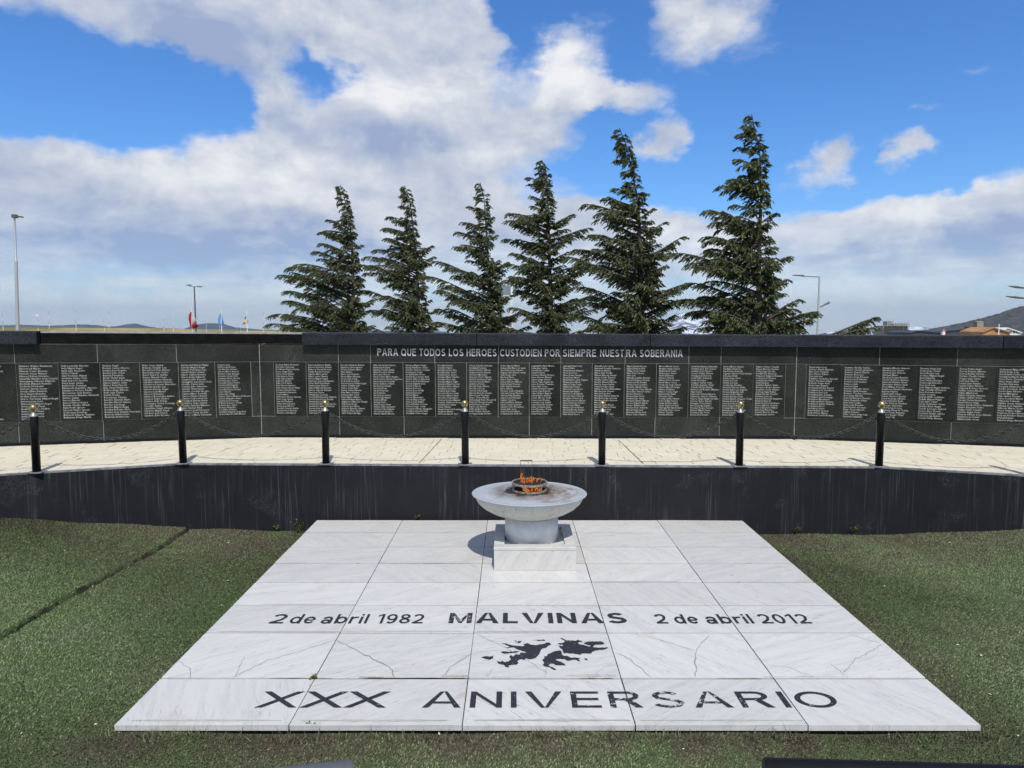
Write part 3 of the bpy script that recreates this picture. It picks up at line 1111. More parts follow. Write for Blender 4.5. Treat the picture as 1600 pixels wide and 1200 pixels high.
SEC = [Sec(MEM[k], MEM[k + 1], TOPZ[k], TOPZ[k + 1]) for k in range(3)]
W_STRIP, W_LOW, W_NAME, W_TOP, W_COPE = 0.025, 0.206, 0.727, 0.893, 1.0
mb = MB()
bk = poly_offset(MEM, -0.35)
n = 4
G = 0.0038
TH = 0.022
fr_ = poly_offset(MEM, TH - 0.004)
vs = [(*p, TZ - 0.3) for p in fr_] + [(*p, z_ - 0.175) for p, z_ in zip(fr_, TOPZ)] + [(*p, z_ - 0.175) for p, z_ in zip(bk, TOPZ)] + [(*p, -0.4) for p in bk]
fs = []
for i in range(3):
    fs += [(i, i + 1, n + i + 1, n + i), (n + i, n + i + 1, 2 * n + i + 1, 2 * n + i), (2 * n + i, 2 * n + i + 1, 3 * n + i + 1, 3 * n + i)]
fs += [(0, n, 2 * n, 3 * n), (3, 15, 11, 7)]
mb.add(vs, fs)
mb.build('wall_core', 'core', mw)


def pieces(sec, xs_px, w0, w1, d, mat, name, ends=(None, None)):
    ss = [sec.s_of(x) for x in xs_px]
    if ends[0] is not None:
        ss = [ends[0]] + ss
    if ends[1] is not None:
        ss = ss + [ends[1]]
    out = []
    h = (sec.zA - TZ)
    for a, b_ in zip(ss[:-1], ss[1:]):
        mbx = MB()
        sec.box(mbx, a + G, b_ - G, w0 + 0.003 / h, w1 - 0.005 / h, -0.002, d)
        out.append(mbx.build(name, mat, mw))
    return out


L0, L1, L2 = SEC[0].L, SEC[1].L, SEC[2].L
low = [[26, 159, 285], [530, 631, 730, 827, 925, 1024, 1125], [1372, 1489]]
top = [[26, 155, 278], [530, 580, 680, 779, 876, 976, 1075, 1125], [1372, 1493]]
for k in range(3):
    e0, e1 = (0 if k else L0 - 6.2), (SEC[k].L if k < 2 else 6.0)
    pieces(SEC[k], low[k], W_STRIP, W_LOW, TH, 'granite', 'granite_panel', (e0 + 0.004, e1 - 0.004))
    pieces(SEC[k], top[k], W_NAME, W_TOP, TH, 'granite', 'granite_panel', (e0 + 0.004, e1 - 0.004))
    mbx = MB()
    SEC[k].box(mbx, e0 + 0.002, e1 - 0.002, -0.01, W_STRIP, -0.002, TH + 0.012)
    mbx.build('base_strip', 'black_strip', mw)
COLS = [[-38, 27, 93, 158, 220, 280, 337, 393],
        [429, 479.5, 530, 580, 630.5, 680.5, 729.5, 778.5, 827, 876, 925, 975, 1025, 1075, 1125, 1176, 1226],
        [1259, 1314, 1373, 1431, 1492, 1554, 1620]]
plates = []
for k in range(3):
    pl = pieces(SEC[k], COLS[k], W_LOW, W_NAME, TH + 0.008, 'granite_plate', 'name_plate')
    ss = [SEC[k].s_of(x) for x in COLS[k]]
    plates += [(SEC[k], a, b_, o) for a, b_, o in zip(ss[:-1], ss[1:], pl)]
    # plain margins beside the first and last plate
    e0, e1 = (0 if k else L0 - 6.2), (SEC[k].L if k < 2 else 6.0)
    for a, b_ in ((e0 + 0.004, ss[0]), (ss[-1], e1 - 0.004)):
        if b_ - a > 0.03:
            mbx = MB()
            h = SEC[k].zA - TZ
            SEC[k].box(mbx, a + G, b_ - G, W_LOW + G / h, W_NAME - G / h, -0.002, TH)
            mbx.build('granite_panel', 'granite', mw)
# copings: overhanging blocks, one stretch has lost them
cop = [(0, L0 - 6.2, SEC[0].s_of(67)), (0, SEC[0].s_of(67), None),
       (1, SEC[1].s_of(477), SEC[1].s_of(746)), (1, SEC[1].s_of(746), SEC[1].s_of(1013)), (1, SEC[1].s_of(1013), L1),
       (2, 0, SEC[2].s_of(1558)), (2, SEC[2].s_of(1558), 6.0)]
for k, a, b_ in cop:
    if b_ is None:
        continue
    mbx = MB()
    s = SEC[k]
    c = 0.008
    g = 0.005
    w0, w1 = W_TOP - 0.001, W_COPE + 0.004
    dd = TH + 0.10
    lo = [s.p(a + g, w0, dd), s.p(b_ - g, w0, dd), s.p(b_ - g, w0, -0.40), s.p(a + g, w0, -0.40)]
    mi = [s.p(a + g, w1 - c, dd), s.p(b_ - g, w1 - c, dd), s.p(b_ - g, w1 - c, -0.40), s.p(a + g, w1 - c, -0.40)]
    hi = [s.p(a + g, w1, dd - 0.012), s.p(b_ - g, w1, dd - 0.012), s.p(b_ - g, w1, -0.39), s.p(a + g, w1, -0.39)]
    fs = [(3, 2, 1, 0), (8, 9, 10, 11)]
    for q in (0, 4):
        for i in range(4):
            j = (i + 1) % 4
            fs.append((q + i, q + j, q + 4 + j, q + 4 + i))
    mbx.add(lo + mi + hi, fs)
    mbx.build('coping_stone', 'granite_cope', mw)
# bare mortar where the coping is missing
for k, a, b_ in ((0, SEC[0].s_of(68), L0), (1, 0.0, SEC[1].s_of(476))):
    mbx = MB()
    SEC[k].box(mbx, a + 0.003, b_ - 0.003, W_TOP + 0.004, W_COPE - 0.012, -0.35, 0.012)
    mbx.build('bare_top_course', 'darkcore', mw)
    mbx = MB()
    SEC[k].box(mbx, a + 0.003, b_ - 0.003, W_COPE - 0.011, W_COPE + 0.003, -0.36, 0.016)
    mbx.build('top_slab', 'core', mw)

NAMES = [
 "Aguilar Miguel Omar\nAguirre Alfredo\nAhumada Gumersindo\nAimar Hugo\nAlancay Mario Juan\nAlarcón Antonio\nAlbornoz Rolando\nAlegre Marcelino\nAlegre Norma\nAlemán Walter\nAlfaro Luis\nAlfonso Ramón\nAlmada Roberto\nAllende Omar\nAllende Antonio\nAlmaraz Alberto\nAlegre Raúl\nAlonso Luis\nAlvarado César\nAlmaraz Silvio\nAlderete Jesús\nAlmeida Julio Benito",
 "Almirón Walter Norberto\nAlmonacid Mario\nAlvarez Cesar Ernesto\nAlvarez Oscar Manuel\nAlvarez Ruben Horacio\nAmarilla Hipólito Jorge Daniel\nAmesgaray Alberto Edgardo\nAndrada Manuel Antonio\nAndrada Norberto\nAntieco Simón Oscar\nAraujo Elbio Eduardo\nArce Angel Antonio\nArdiles José Leonidas\nAreco Cárdenas Miguel Angel\nArcaraz Juan José\nArrascaeta Miguel Angel\nArtuso Félix Oscar\nAustin Ricardo Andrés\nAveiro Julio César\nAvalos Luis Victor\nAvila José Alberto\nAvila Ramón",
 "Avila Leopoldo Marcelo\nAvila Miguel Angel\nAyala Juan Alejandro\nAylán Orlando\nAzar Domingo Miguel\nAzcárate Sergio Omar\nBaez Roberto Antonio\nBaiud Jorge Carlos\nBaldini Juan Domingo\nBalmaceda Argentino Antonio\nBalvidares Horacio Adolfo\nBarrionuevo Juan Erasmo\nBarrionuevo Atanacio Armando\nBarrios Rafael\nBarrios Ramón\nBarros Néstor Daniel\nBastida Claudio Alfredo\nBean Pedro Ignacio\nBecerra Walter Ignacio\nBedini Juan Domingo\nBehrendt Edgardo Gustavo\nBellinzona Diego Martín",
 "Benítez Angel\nBenítez Carlos Alberto\nBenítez Juan Rogelio\nBenítez Julio Omar\nBenítez Pantaleón\nBenzo Victor Jesús\nBernhardt Juan Domingo\nBlanco Ramón Cirilo\nBlanco René Pascual\nBlas César Humberto\nBollero Jorge Alfredo\nBollo Juan Carlos\nBolzán Danilo\nBono Jorge Alberto\nBordón Antonio Mario\nBordón Héctor Ramón\nBordón Luis Jorge\nBordón Miguel Angel\nBordoy Roberto Aldo\nBottaro José Esteban Francisco\nBoutrón Rubén Isidro\nBrasnich Andrés Luis",
 "Brito Omar Anibal\nBrizuela Osvaldo Luis\nBrouchoud Delis Héctor\nBuschiazzo Juan Carlos\nBusto Roberto Adrián\nBustos Manuel Oscar\nCaballero Héctor Ricardo\nCaballero Ramón Salvador\nCaballero Roberto Marcelino\nCabrera Adolfo Luis\nCabrera Ramón Angel\nCáceres Luis Martín\nCáceres Francisco\nCampos Bernardino Isidoro\nCampos Pedro Andrés\nCantero Aldo Rubén\nCantezano Carlos Domingo\nCao Julio Rubén\nCarballido Sergio Alberto\nCardone Miguel Angel\nCardozo José Daniel\nCardozo Julio Antonio",
 "Carrascul Fabricio Edgar\nCarrizo Miguel Angel\nCasado Fernando Juan\nCasali Héctor Anibal\nCasco Carlos Eusebio\nCasco Jorge Eduardo\nCassano Julio Ernesto\nCastagnari Luis Darío José\nCastillo Carlos Julio\nCastillo Julio Saturnino\nCastillo Omar Jesús\nCastillo Osvaldo Roque\nCastro Mario Rodolfo\nCastro Néstor Daniel\nCastro Pedro Antonio\nCaviglioli Rubén Darío\nCeballos Hugo Daniel\nCerles Antonio Máximo\nCini Héctor Abel\nCisneros José Francisco\nCisnero Omar Andrés\nCisneros Mario Fernando",
 "Cisneros Juan\nCiuffi Jorge Enrique\nCivi Marcelo Gustavo\nClavero Mario Antonio\nColemil Omar Santiago\nColombo Oscar Aldo\nCombina Nieve Claudio\nCórdoba Juan Carlos\nCórdoba Néstor David\nCoronel Abel Eugenio\nCorrea Héctor Basilio\nCorvalán Néstor Daniel\nCruz Orlando\nCueto Julio César\nCuerva Carlos Alberto del Rosario\nCuevas Alejandro Omar\nCurima José Domingo\nD'Errico Roberto Tomás\nDalurzo Juan Carlos\nDachary Alejandro\nDe Chiara Orlando\nde Ibáñez Eduardo Jorge Raúl\nde la Colina Rodolfo Manuel",
 "De Rosa Rubén Norberto\nDel Hierro José Luis\nDel Monte Ernesto Rubén\nDeseo Sergio Raúl\nDiarte Oscar Daniel\nDíaz Antonio Nery\nDíaz Carlos Agustín\nDíaz Luis Alberto\nDíaz Luis Roberto\nDíez Vicente Antonio\nDíez Gómez Héctor Hugo\nDonatto Raúl Horacio\nDorgambide Fernando\nDuarte Mario\nDufrechou Héctor Antonio\nDuks Jorge García\nDworak Vladimiro\nEchave Horacio José\nEncina José Alberto\nEscobar Orlando Adrián\nEscobar René Antonio\nEscudero Juan Miguel",
 "Espinosa Ernesto Emilio\nEstévez Roberto Néstor\nEtchecol Daniel Horacio\nFabián Ramón Vicente\nFajardo Mario Javier\nFalcón Justo Silverio\nFalcón Miguel Angel\nFalconier Juan José Ramón\nFarías Raúl Aristóbulo\nFariña Jorge Eduardo\nFattori Marcial Antonio\nFattori Gabriel Gustavo\nFaur José Dante\nFernández Carmelo\nFernández Francisco Velindo\nFernández Héctor Rubén\nFernández Jorge Ana\nFernández Marcelo Roberto\nFernández Mario Domingo\nFerrau José Luis\nFerreyra Aldo Omar\nFerreyra Diego Iván",
 "Ferreyra Gerardo Ramón\nFigueroa Carlos Ignacio\nFiorito Roberto Mario\nFlaite Matías\nFlores Luis Rolando\nFlores Mario Enrique\nFlores Raúl Omar\nFoch Andrés Anibal\nFranchesquez Walter Luján\nFrayre Osvaldo Luis\nFranco César Julio\nFretes Carlos Alberto\nFrías Mario Esteban\nFuentes Julio César\nFunes Mario Alberto\nGabrieli Fabián Mario\nGaglianone Marcelo Claudio\nGalarza José Luis\nGaleano José Mario\nGallardo Ricardo Gabriel\nGalliano Hugo Alberto\nGallo Felipe Santiago",
 "Gallo Luis Antonio Ramón\nGalván Juan Rolando\nGalvarne Osvaldo Anibal\nGálvez Francisco Alfredo\nGaona José Antonio\nGarcía Cañete Mario Aquilino\nGarcía Cuerva Gustavo Argentino\nGarcía Antonio Fernando\nGarcía Guillermo Ubaldo\nGarcía Jorge Osvaldo\nGarcía José Luis\nGarcía Omar Luis\nGarcía Ramón\nGarcía Sergio Ismael\nGarcía Hugo Ramón\nGattoni Alfredo\nGavazzi Fausto\nGazal Enrique Omar\nGemma Carlos Leonardo\nGiachino Pedro Edgardo\nGianotti Luis Armando\nGianelli Claudio Marcelo",
 "Giménez Miguel Angel\nGiorgi Humberto Omar\nGiraudo Horacio Lorenzo\nGiuseppetti Sergio\nGodoy Rubén Oscar\nGómez Roca Sergio Raúl\nGómez Alberto Edmundo\nGómez Andrés Edmundo\nGómez Edgardo José\nGómez Eduardo\nGómez José Luis\nGómez Juan Adolfo\nGómez Juan José\nGómez Mario\nGómez Maximiano\nGómez Miguel Angel\nGómez Saúl Adrián\nGómez Rubén Horacio\nGómez Sergio Oscar\nGonzález Alfredo Alejandro\nGonzález Antonio Raúl\nGonzález Carlos Angel",
 "González Evaristo\nGonzález Higinio\nGonzález Ignacio Eloy\nGonzález Juan Carlos\nGonzález Juan Carlos\nGonzález Mario Hipólito\nGonzález Mario Luis\nGonzález Miguel Angel\nGonzález Miguel Antonio\nGonzález Néstor Miguel\nGonzález Oscar Luis\nGorardo Raúl Omar\nGorosito Néstor Omar\nGorosito Néstor César\nGorosito Omar Hilario\nGramisci Donato Manuel\nGranado Guillermo Ernesto\nGranada José Carlos\nGranic Claudio\nGregori Juan Luis Domingo\nGregorio Alfredo\nGrimoldi Claudio Ariel",
 "Gómez Claudio Norberto\nGuadagnini Luciano\nGuanca Patricio Alfredo\nGuanes Andrés Antonio\nGuarteco Marcelino\nGuerrero Victor Samuel\nGurrieri Norberto Pedro\nGurrieri Ricardo Mario\nGutiérrez Ramón\nHeredia Hugo Alberto\nHeredia José Luis\nHerrera Omar Jesús\nHerrera Ricardo Horacio\nHornos Juan Domingo\nHoyos Carlos Alberto\nHornassingh Pedro Ricardo B\nHudepohl Enrique Joaquín\nIbáñez Benito Horacio\nIbáñez Luis Alberto\nIndino Jorge Rubén\nInsúa Orlando Antonio\nInchauspe Jorge Roberto",
 "Indino Ignacio Mario\nInsaurralde Mario de Jesús\nInterlichia Jorge Alberto\nIñiguez Gumersindo Omar\nIselli Sergio Luis\nJiménez Flavio\nJuárez Victor Hugo\nJuárez Alberto Manuel\nJuárez Angel Vicente\nJukic Daniel Antonio\nJurio Alfredo\nKreiner Carlos Eduardo\nLaborde Oscar Eduardo\nLacroix Félix Esteban\nLagos Daniel Enrique\nLaguna Teodoro\nLarrosa Mario Antonio\nLaufer Omar Lorenzo\nLavinia Pedro Florentino\nLastra Julio Jesús\nLeiva Antonio Mario\nLedesma Juan Roberto",
 "Leguizamón Raúl Alberto\nLeiva Juan Carlos\nLencina Juan Carlos\nLepes Roberto\nLescano Alberto Esteban\nLiano Antonio Manuel\nLlamos Jorge Alberto\nLlanos Hugo Angel Lelio\nLobo Roberto Tolentino\nLópez Julio César\nLópez Cristóbal Claudio\nLópez Jorge Eduardo\nLópez Néstor Edgardo\nLópez Rubén Alberto\nLotufo Marcelo Pedro\nLucero José Esteban\nLudueña Jorge Daniel\nLugo Fernando Esteban\nLuján Fernando Jesús\nLuna Francisco Tomás\nLuna Mario Ramón\nLuna Vicente José",
 "Luzuriaga Daniel Omar\nMacaris Rafael\nMaciel Enrique Alejandro\nMaciel Gerónimo\nMaciel Jacinto Osvaldo\nMaciel Jorge Alfredo\nMadrid Ramón Omar Augusto\nMalvasio Juan Alfredo\nMagliotti Sergio Daniel\nMaidana Julio Héctor\nMaldonado José Alberto\nMamani Juan Epifanio\nManzotti Oscar Edgardo\nManzotti Daniel Fernando\nMaragliano Tránsito José\nMarchisio Gerardo Marcelo\nMarcial Edmundo Federico\nMariani Jorge Alfonso\nMárquez Carlos Ildefonso\nMárquez Marcelo Gustavo\nMárquez Rubén Eduardo\nMarín Rubén Héctor",
 "Martella Luis Carlos\nMartínez Osvaldo Francisco\nMartínez Alberto\nMassa Félix Teófilo\nMassad Marcelo Daniel\nMassa Adolfo Eduardo\nMedina Carlos Hugo\nMedina Manuel Alberto\nMedina Sergio Rubén\nMeisner Hugo César\nMelián Antonio Maximiliano\nMéndez José Alberto\nMéndez Luis José\nMendieta Néstor Eduardo\nMendieta Jorge Lorenzo\nMendoza Pedro Antonio\nMeza Daniel\nMercado Luis Martín\nMéndez Ricardo Omar\nMesa Walter José\nMeza Luis Angel\nMige Roque Evaristo",
 "Miguel Daniel Enrique\nMiguel Eduardo Elías\nMillapi Oscar Calixto\nMina Omar Héctor\nMiño Luis\nMiranda Gerardo Antonio\nMoretti Gustavo Osvaldo\nMolina Adolfo Ernesto\nMolina Omar Jerónimo\nMontaño Agustín Hugo\nMontegrosso Oscar Alfredo\nMontellano Héctor Carlos\nMonzón Eleodoro\nMonzón Juan Carlos\nMonzón Julio César\nMorando Néstor Alberto\nMoreno Edgardo Rubén\nMoreno Ramón Aldo\nMoreno Pedro Eduardo\nMoreto Hugo José\nMoschen Alberto José\nMosto Carlos Gustavo",
 "Motta Alfredo Oscar\nMoyano Sergio Daniel\nMulasi René Omar\nMuñoz Juan Carlos\nNasif Guillermo\nNavarro Ramón\nNievas Victor Antonio\nNivoli Mario Victor\nNosikoski Sergio Fabián\nNovoa Marcelo Sergio\nNuñez Guillermo\nNuñez Tomás Angel\nNuñez Isidro Raúl\nObregón Pablo\nOcampo Julián Héctor\nOchoa Edgar Néstor\nOjeda Antonio Javier\nOjeda Guillermo Raúl\nOlarraga Nicolás Roberto\nOlaverría Victor Oscar\nOlivera Claudio\nOliveira Manuel",
 "Ordoñez Ramón Edmundo\nOrellana José del Carmen\nOrellano José Alberto\nOrozco Pedro Alberto\nOrtega José Honorio\nOrtiz Pablo Armando\nOrtiz Saturnino\nOsyguss Carlos Omar\nOsvaldo Augusto Oscar\nOviedo Héctor Rubén\nPachicoluck Rolando Máximo\nPaez Daniel\nPalavecino Daniel Alberto\nPalavecino Ramón Orlando\nPalavec Hugo Angel del Valle\nPalomo Victor Daniel\nPaniagua Tulio Néstor\nPardou Jorge Dantino\nParedes Roque Antonio\nPascual Miguel Angel\nPastrán Jorge Oscar\nPavón Abel Daniel",
 "Pavón Alberto Genaro\nPaz Miguel Roberto\nPaz Ricardo Armando\nPegoraro Néstor Oscar Avelino\nPeña Juan Efraín\nPeralta Jorge Carlos\nPeralta José Luis\nPeralta José Luis\nPeralta Juan Anselmo\nPerdomo Marcelo Fabián\nPereira Darío Luis Segundo\nPereyra Alejandro Raúl\nPereyra Carlos Misael\nPereyra Enrique Omar\nPereyra Ramón Gregorio Ovidio\nPereyra Ramón Horacio\nPérez Roberto Raúl\nPérez Vicente Ramón\nPetruzzi Alberto David\nPiedrabuena Eduardo Luis\nPineda Ricardo\nPintos Fabián",
 "Pizarro Néstor Osvaldo\nPlanes Marcelo Gustavo\nPolitis Jorge Nicolás\nPortillo Elio Florencio\nPrémpero Edgardo Roberto\nPucheta José Ernesto\nQuilahueque Isaías\nQuintana Juan\nQuintana Ramón Omar\nQuinteros Roque Ramón\nQuipildor Oscar Alberto\nQuiroga Angel Rafael\nRaguni Héctor Osvaldo\nRamírez José Luis\nRamírez Eleuterio Argentino\nRamírez Ricardo\nRamírez Rubén Norberto\nRamos Alberto Rolando\nRamos Eleuterio Hilario\nRave Juan Francisco\nReartes Ricardo Alfredo\nReguera Juan Carlos",
 "Reyes Lobos José\nReinoso Martín Mauricio\nRíos Darío Rolando\nRíos Héctor Rubén\nRíos José Luis\nRiquelme Secundino Antonio\nRivero Abraham Rafael\nRobledo Sergio Ariel\nRocha Isaac Erasmo\nRodríguez Andrés Daniel\nRodríguez José Humberto\nRodríguez José Luis\nRodríguez Juan Antonio\nRodríguez Juan Domingo\nRodríguez Macedonio\nRodríguez Mario Gustavo\nRodríguez Rubén Orlando\nRodríguez Victor\nRodríguez Victor\nRojas Rubén Horacio\nRolla Néstor Miguel\nRomanner Carlos Enrique",
 "Romano Arnildo Rubén\nRomero Claudio Alejandro\nRomero Daniel Alberto\nRomero Francisco\nRomero Jorge Eduardo\nRomero José Alberto\nRomero José Luciano\nRomero Julio\nRomero Julio\nRomero Marcelo Oscar\nRomero Raúl Ricardo\nRomero Teodoro Roberto\nRon Jorge Alberto\nRonconi Enrique Horacio\nRubio Reynaldo Omar\nRuiz Díaz Celino\nRuiz Jorge Dionisio\nRuiz Ricardo Horacio\nRupp Oscar Alberto\nSajama Antenor\nSalvo Castro Jorge Luis\nSanabria Sebastián",
 "Sanagua Alberto Antonio\nSánchez Juan Simón\nSánchez Julio Ricardo\nSánchez Mario\nSánchez Roque Evaristo\nSancho Roberto Enrique\nSandoval Néstor Omar\nSarmiento Anibal César\nSbert Mateo Antonio\nScaglione Claudio Norberto\nSegovia Higinio\nSegura Julio César\nSeisen Gustavo Daniel\nSendrós Jorge Alberto\nSenkovski Juan Raúl\nSevilla Gerardo Esteban\nSilva Luis Guillermo\nSilva Fernando Luis\nSinchicay Eduardo Tomás\nSirtori Oscar Augusto\nSisterna Sergio César\nSilva Edgardo",
 "Sisterna Jorge Luis\nSoria Jorge Oscar\nSoria Roque Luis\nSoriano Miguel Angel\nSosa Eduardo\nSosa Fabián Enrique\nSosa Jorge Roberto\nSosa José Luis\nSosa Miguel Angel Antonio\nSosa Osvaldo Francisco\nSosa Roberto Remi\nSotelo Soriano\nSuárez Atilio Indalecio\nTaddia Miguel Angel\nTello Julio César\nTevez Guillermo Omar\nTibaldo René Angel\nToledo Lorenzo Gabriel\nTonina Elvio Daniel\nTorlaschi Emilio Carlos\nTorres Jorge Rubén\nTorres Omar Enrique",
 "Torres Pedro Angel\nTorres Ricardo Alberto\nTorres Rubén Alberto\nTorlaso Claudio Omar\nTreppo Juan Carlos\nTulis José Alberto\nTurano Juan Ramón\nUgalde Daniel Alberto\nUzqueda Roberto Antonio\nValdez Carlos Alberto\nVallejo María Luis\nVallejo Eduardo Antonio\nVallejos Adolfo Victor\nVanega Carlos Humberto\nVaras Héctor Hugo\nVargas García Héctor Alejandro\nVargas Alejandro Pedro\nVargas Omar Osvaldo\nVassallo Angel Omar\nVázquez Alfredo Jorge Alberto\nVázquez José Daniel\nVázquez Julio Oscar",
 "Velázquez Miguel Máximo\nVélez Jorge Luis\nVendramín Pedro Antonio\nVentancu Martín Rey\nVera Darío Clemiano\nVera Omar Elvio\nVerdún Roberto\nVergara Alejandro Antonio\nVerón Armando Rosa\nVerón Juan Alberto\nVerón Marciano\nVila Carlos Daniel\nVilca Condorí Mario\nVilla José Orlando\nVillalba Oscar Antonio\nVillegas José Agustín\nVillordo Mario Oscar\nVivier Néstor Edgar\nVojkovic Pedro Horacio\nVolponi Héctor Ricardo\nWaudrik Juan\nYanarte Jorge Antonio",
]
assert len(NAMES) == len(plates), (len(NAMES), len(plates))
for (sec, s0, s1, o), body in zip(plates, NAMES):
    lines = body.split("\n")
    me, co = text_mesh(body, bold=0.016, res=1)
    wch = max(len(l) for l in lines)
    x0, x1 = co[:, 0].min(), co[:, 0].max()
    y0, y1 = co[:, 1].min(), co[:, 1].max()
    wid = s1 - s0
    tw = min(wid * 0.90, wid * 0.0315 * wch)
    u = s0 + wid * 0.075 + (co[:, 0] - x0) / (x1 - x0) * tw
    v = (co[:, 1] - y0) / (y1 - y0)
    wlo, whi = W_LOW + 0.020, W_NAME - 0.020
    ww = wlo + v * (whi - wlo)
    pts = np.array([sec.p(a, b_, TH + 0.0095) for a, b_ in zip(u, ww)])
    set_co(me, pts - world_loc(mw))
    me.name = 'engraved_names'
    no = link('engraved_names', me, 'name_paint')
    no.parent = o
# raised motto
MOTTO = [("PARA QUE", 591, 651), ("TODOS", 656.5, 696.5), ("LOS", 702, 724.5), ("HEROES", 729.5, 776), ("CUSTODIEN", 781.5, 846), ("POR", 851, 874.5),
         ("SIEMPRE", 879, 930.5), ("NUEST", 937, 973.5), ("RA", 977.5, 993.5), ("SOBERANIA", 998.5, 1065)]
for wd, xa, xb in MOTTO:
    co, F = stroke_text(wd, 0.17, 0.19)
    sa, sb = SEC[1].s_of(xa), SEC[1].s_of(xb)
    u = sa + co[:, 0] / co[:, 0].max() * (sb - sa)
    ww = 0.787 + co[:, 1] * 0.070
    front = [SEC[1].p(a, b_, TH + 0.011 + 0.0002 * l_) for a, b_, l_ in zip(u, ww, co[:, 2])]
    back = [SEC[1].p(a, b_, TH + 0.001) for a, b_ in zip(u, ww)]
    nv = len(front)
    ec = Counter(frozenset((p[i], p[(i + 1) % len(p)])) for p in F for i in range(len(p)))
    sides = [(p[(i + 1) % len(p)], p[i], p[i] + nv, p[(i + 1) % len(p)] + nv) for p in F for i in range(len(p)) if ec[frozenset((p[i], p[(i + 1) % len(p)]))] == 1]
    mbx = MB()
    mbx.add(front + back, list(F) + sides)
    mbx.build('motto_lettering', 'letter_metal', mw)

# ------------------------------------------------------------------ marble slab platform
mp = thing('marble_platform', (0.22, 6.3, 0), 'white marble slab platform with black anniversary lettering in front of the wall', 'platform')
XS = [-2.386, -1.338, -0.298, 0.740, 1.775, 2.812]
YS = [4.066, 4.630, 5.339, 5.880, 6.421, 6.941, 7.473, 8.000, 8.520]
mb = MB()
mb.box(-2.34, 2.765, 4.12, 8.50, -0.45, -0.009)
mb.build('bedding', 'joint', mp)
rng = random.Random(11)
tiles = {}
for j in range(8):
    for i in range(5):
        g = 0.0028 + rng.random() * 0.0012
        mb = MB()
        h = rng.uniform(-0.0015, 0.0015)
        mb.cham(XS[i] + g, XS[i + 1] - g, YS[j] + (g + 0.006 if j else 0), YS[j + 1] - g - 0.006, -0.034, h, 0.0008)
        mb.v = [(v[0] + rng.uniform(-1, 1) * 0.0014, v[1] + rng.uniform(-1, 1) * 0.0014, v[2] + (rng.uniform(-1, 1) * 0.0006 if v[2] > -0.01 else 0)) for v in mb.v]
        tiles[i, j] = mb.build('marble_tile', 'marble', mp)


def ribbon(mbx, pts, w, z):
    pts = [np.array(p, float) for p in pts]
    vs = []
    for i, p in enumerate(pts):
        d = pts[min(i + 1, len(pts) - 1)] - pts[max(i - 1, 0)]
        d /= np.linalg.norm(d)
        nn = np.array([-d[1], d[0]])
        wk = w * (0.35 if i in (0, len(pts) - 1) else rng.uniform(0.6, 1.1))
        vs += [(*(p + nn * wk), z), (*(p - nn * wk), z)]
    mbx.add(vs, [(2 * i + 1, 2 * i + 3, 2 * i + 2, 2 * i) for i in range(len(pts) - 1)])


def crack(px, w=0.0035, n=7):
    w = w * 0.72
    pts = []
    for (x, y), (x2, y2) in zip(px[:-1], px[1:]):
        a, b_ = onz(x, y, 0)[:2], onz(x2, y2, 0)[:2]
        for k in range(n):
            pts.append(a + (b_ - a) * k / n + np.array([rng.uniform(-1, 1), rng.uniform(-1, 1)]) * 0.008)
    pts.append(onz(*px[-1], 0)[:2])
    mid = pts[len(pts) // 2]
    i = max(k for k in range(5) if XS[k] <= max(mid[0], XS[0]))
    j = max(k for k in range(8) if YS[k] <= mid[1])
    mbx = MB()
    ribbon(mbx, pts, w, 0.0026)
    mbx.build('crack', 'crack', tiles[i, j])


crack([(525, 1000), (470, 1018), (420, 1031), (366, 1058)])
crack([(382, 1026), (374, 1046), (366, 1058)], 0.0025)
crack([(527, 1001), (560, 1018), (600, 1038), (614, 1047), (616, 1059)], 0.0045)
crack([(280, 1032), (296, 1045), (297, 1060)], 0.003)
crack([(737, 1022), (702, 1043), (691, 1058)], 0.003)
crack([(745, 992), (790, 1012), (835, 1040), (855, 1053)], 0.003)
crack([(853, 1045), (852, 1058)], 0.002)
crack([(770, 1046), (760, 1058)], 0.002)
crack([(1108, 992), (1090, 1014), (1085, 1032), (1088, 1044), (1087, 1058)], 0.004)
crack([(1000, 991), (1040, 1003), (1087, 1017)], 0.0025)
crack([(962, 1020), (985, 1031), (1018, 1058)], 0.003)
crack([(930, 1053), (945, 1042), (968, 1039)], 0.002)
crack([(1381, 1006), (1362, 1018), (1335, 1030), (1324, 1046), (1318, 1052)], 0.004)
crack([(1299, 1038), (1310, 1048), (1325, 1059)], 0.0035)
crack([(1328, 992), (1350, 998), (1378, 1006)], 0.0025)
crack([(1205, 1041), (1230, 1042), (1272, 1059)], 0.0028)
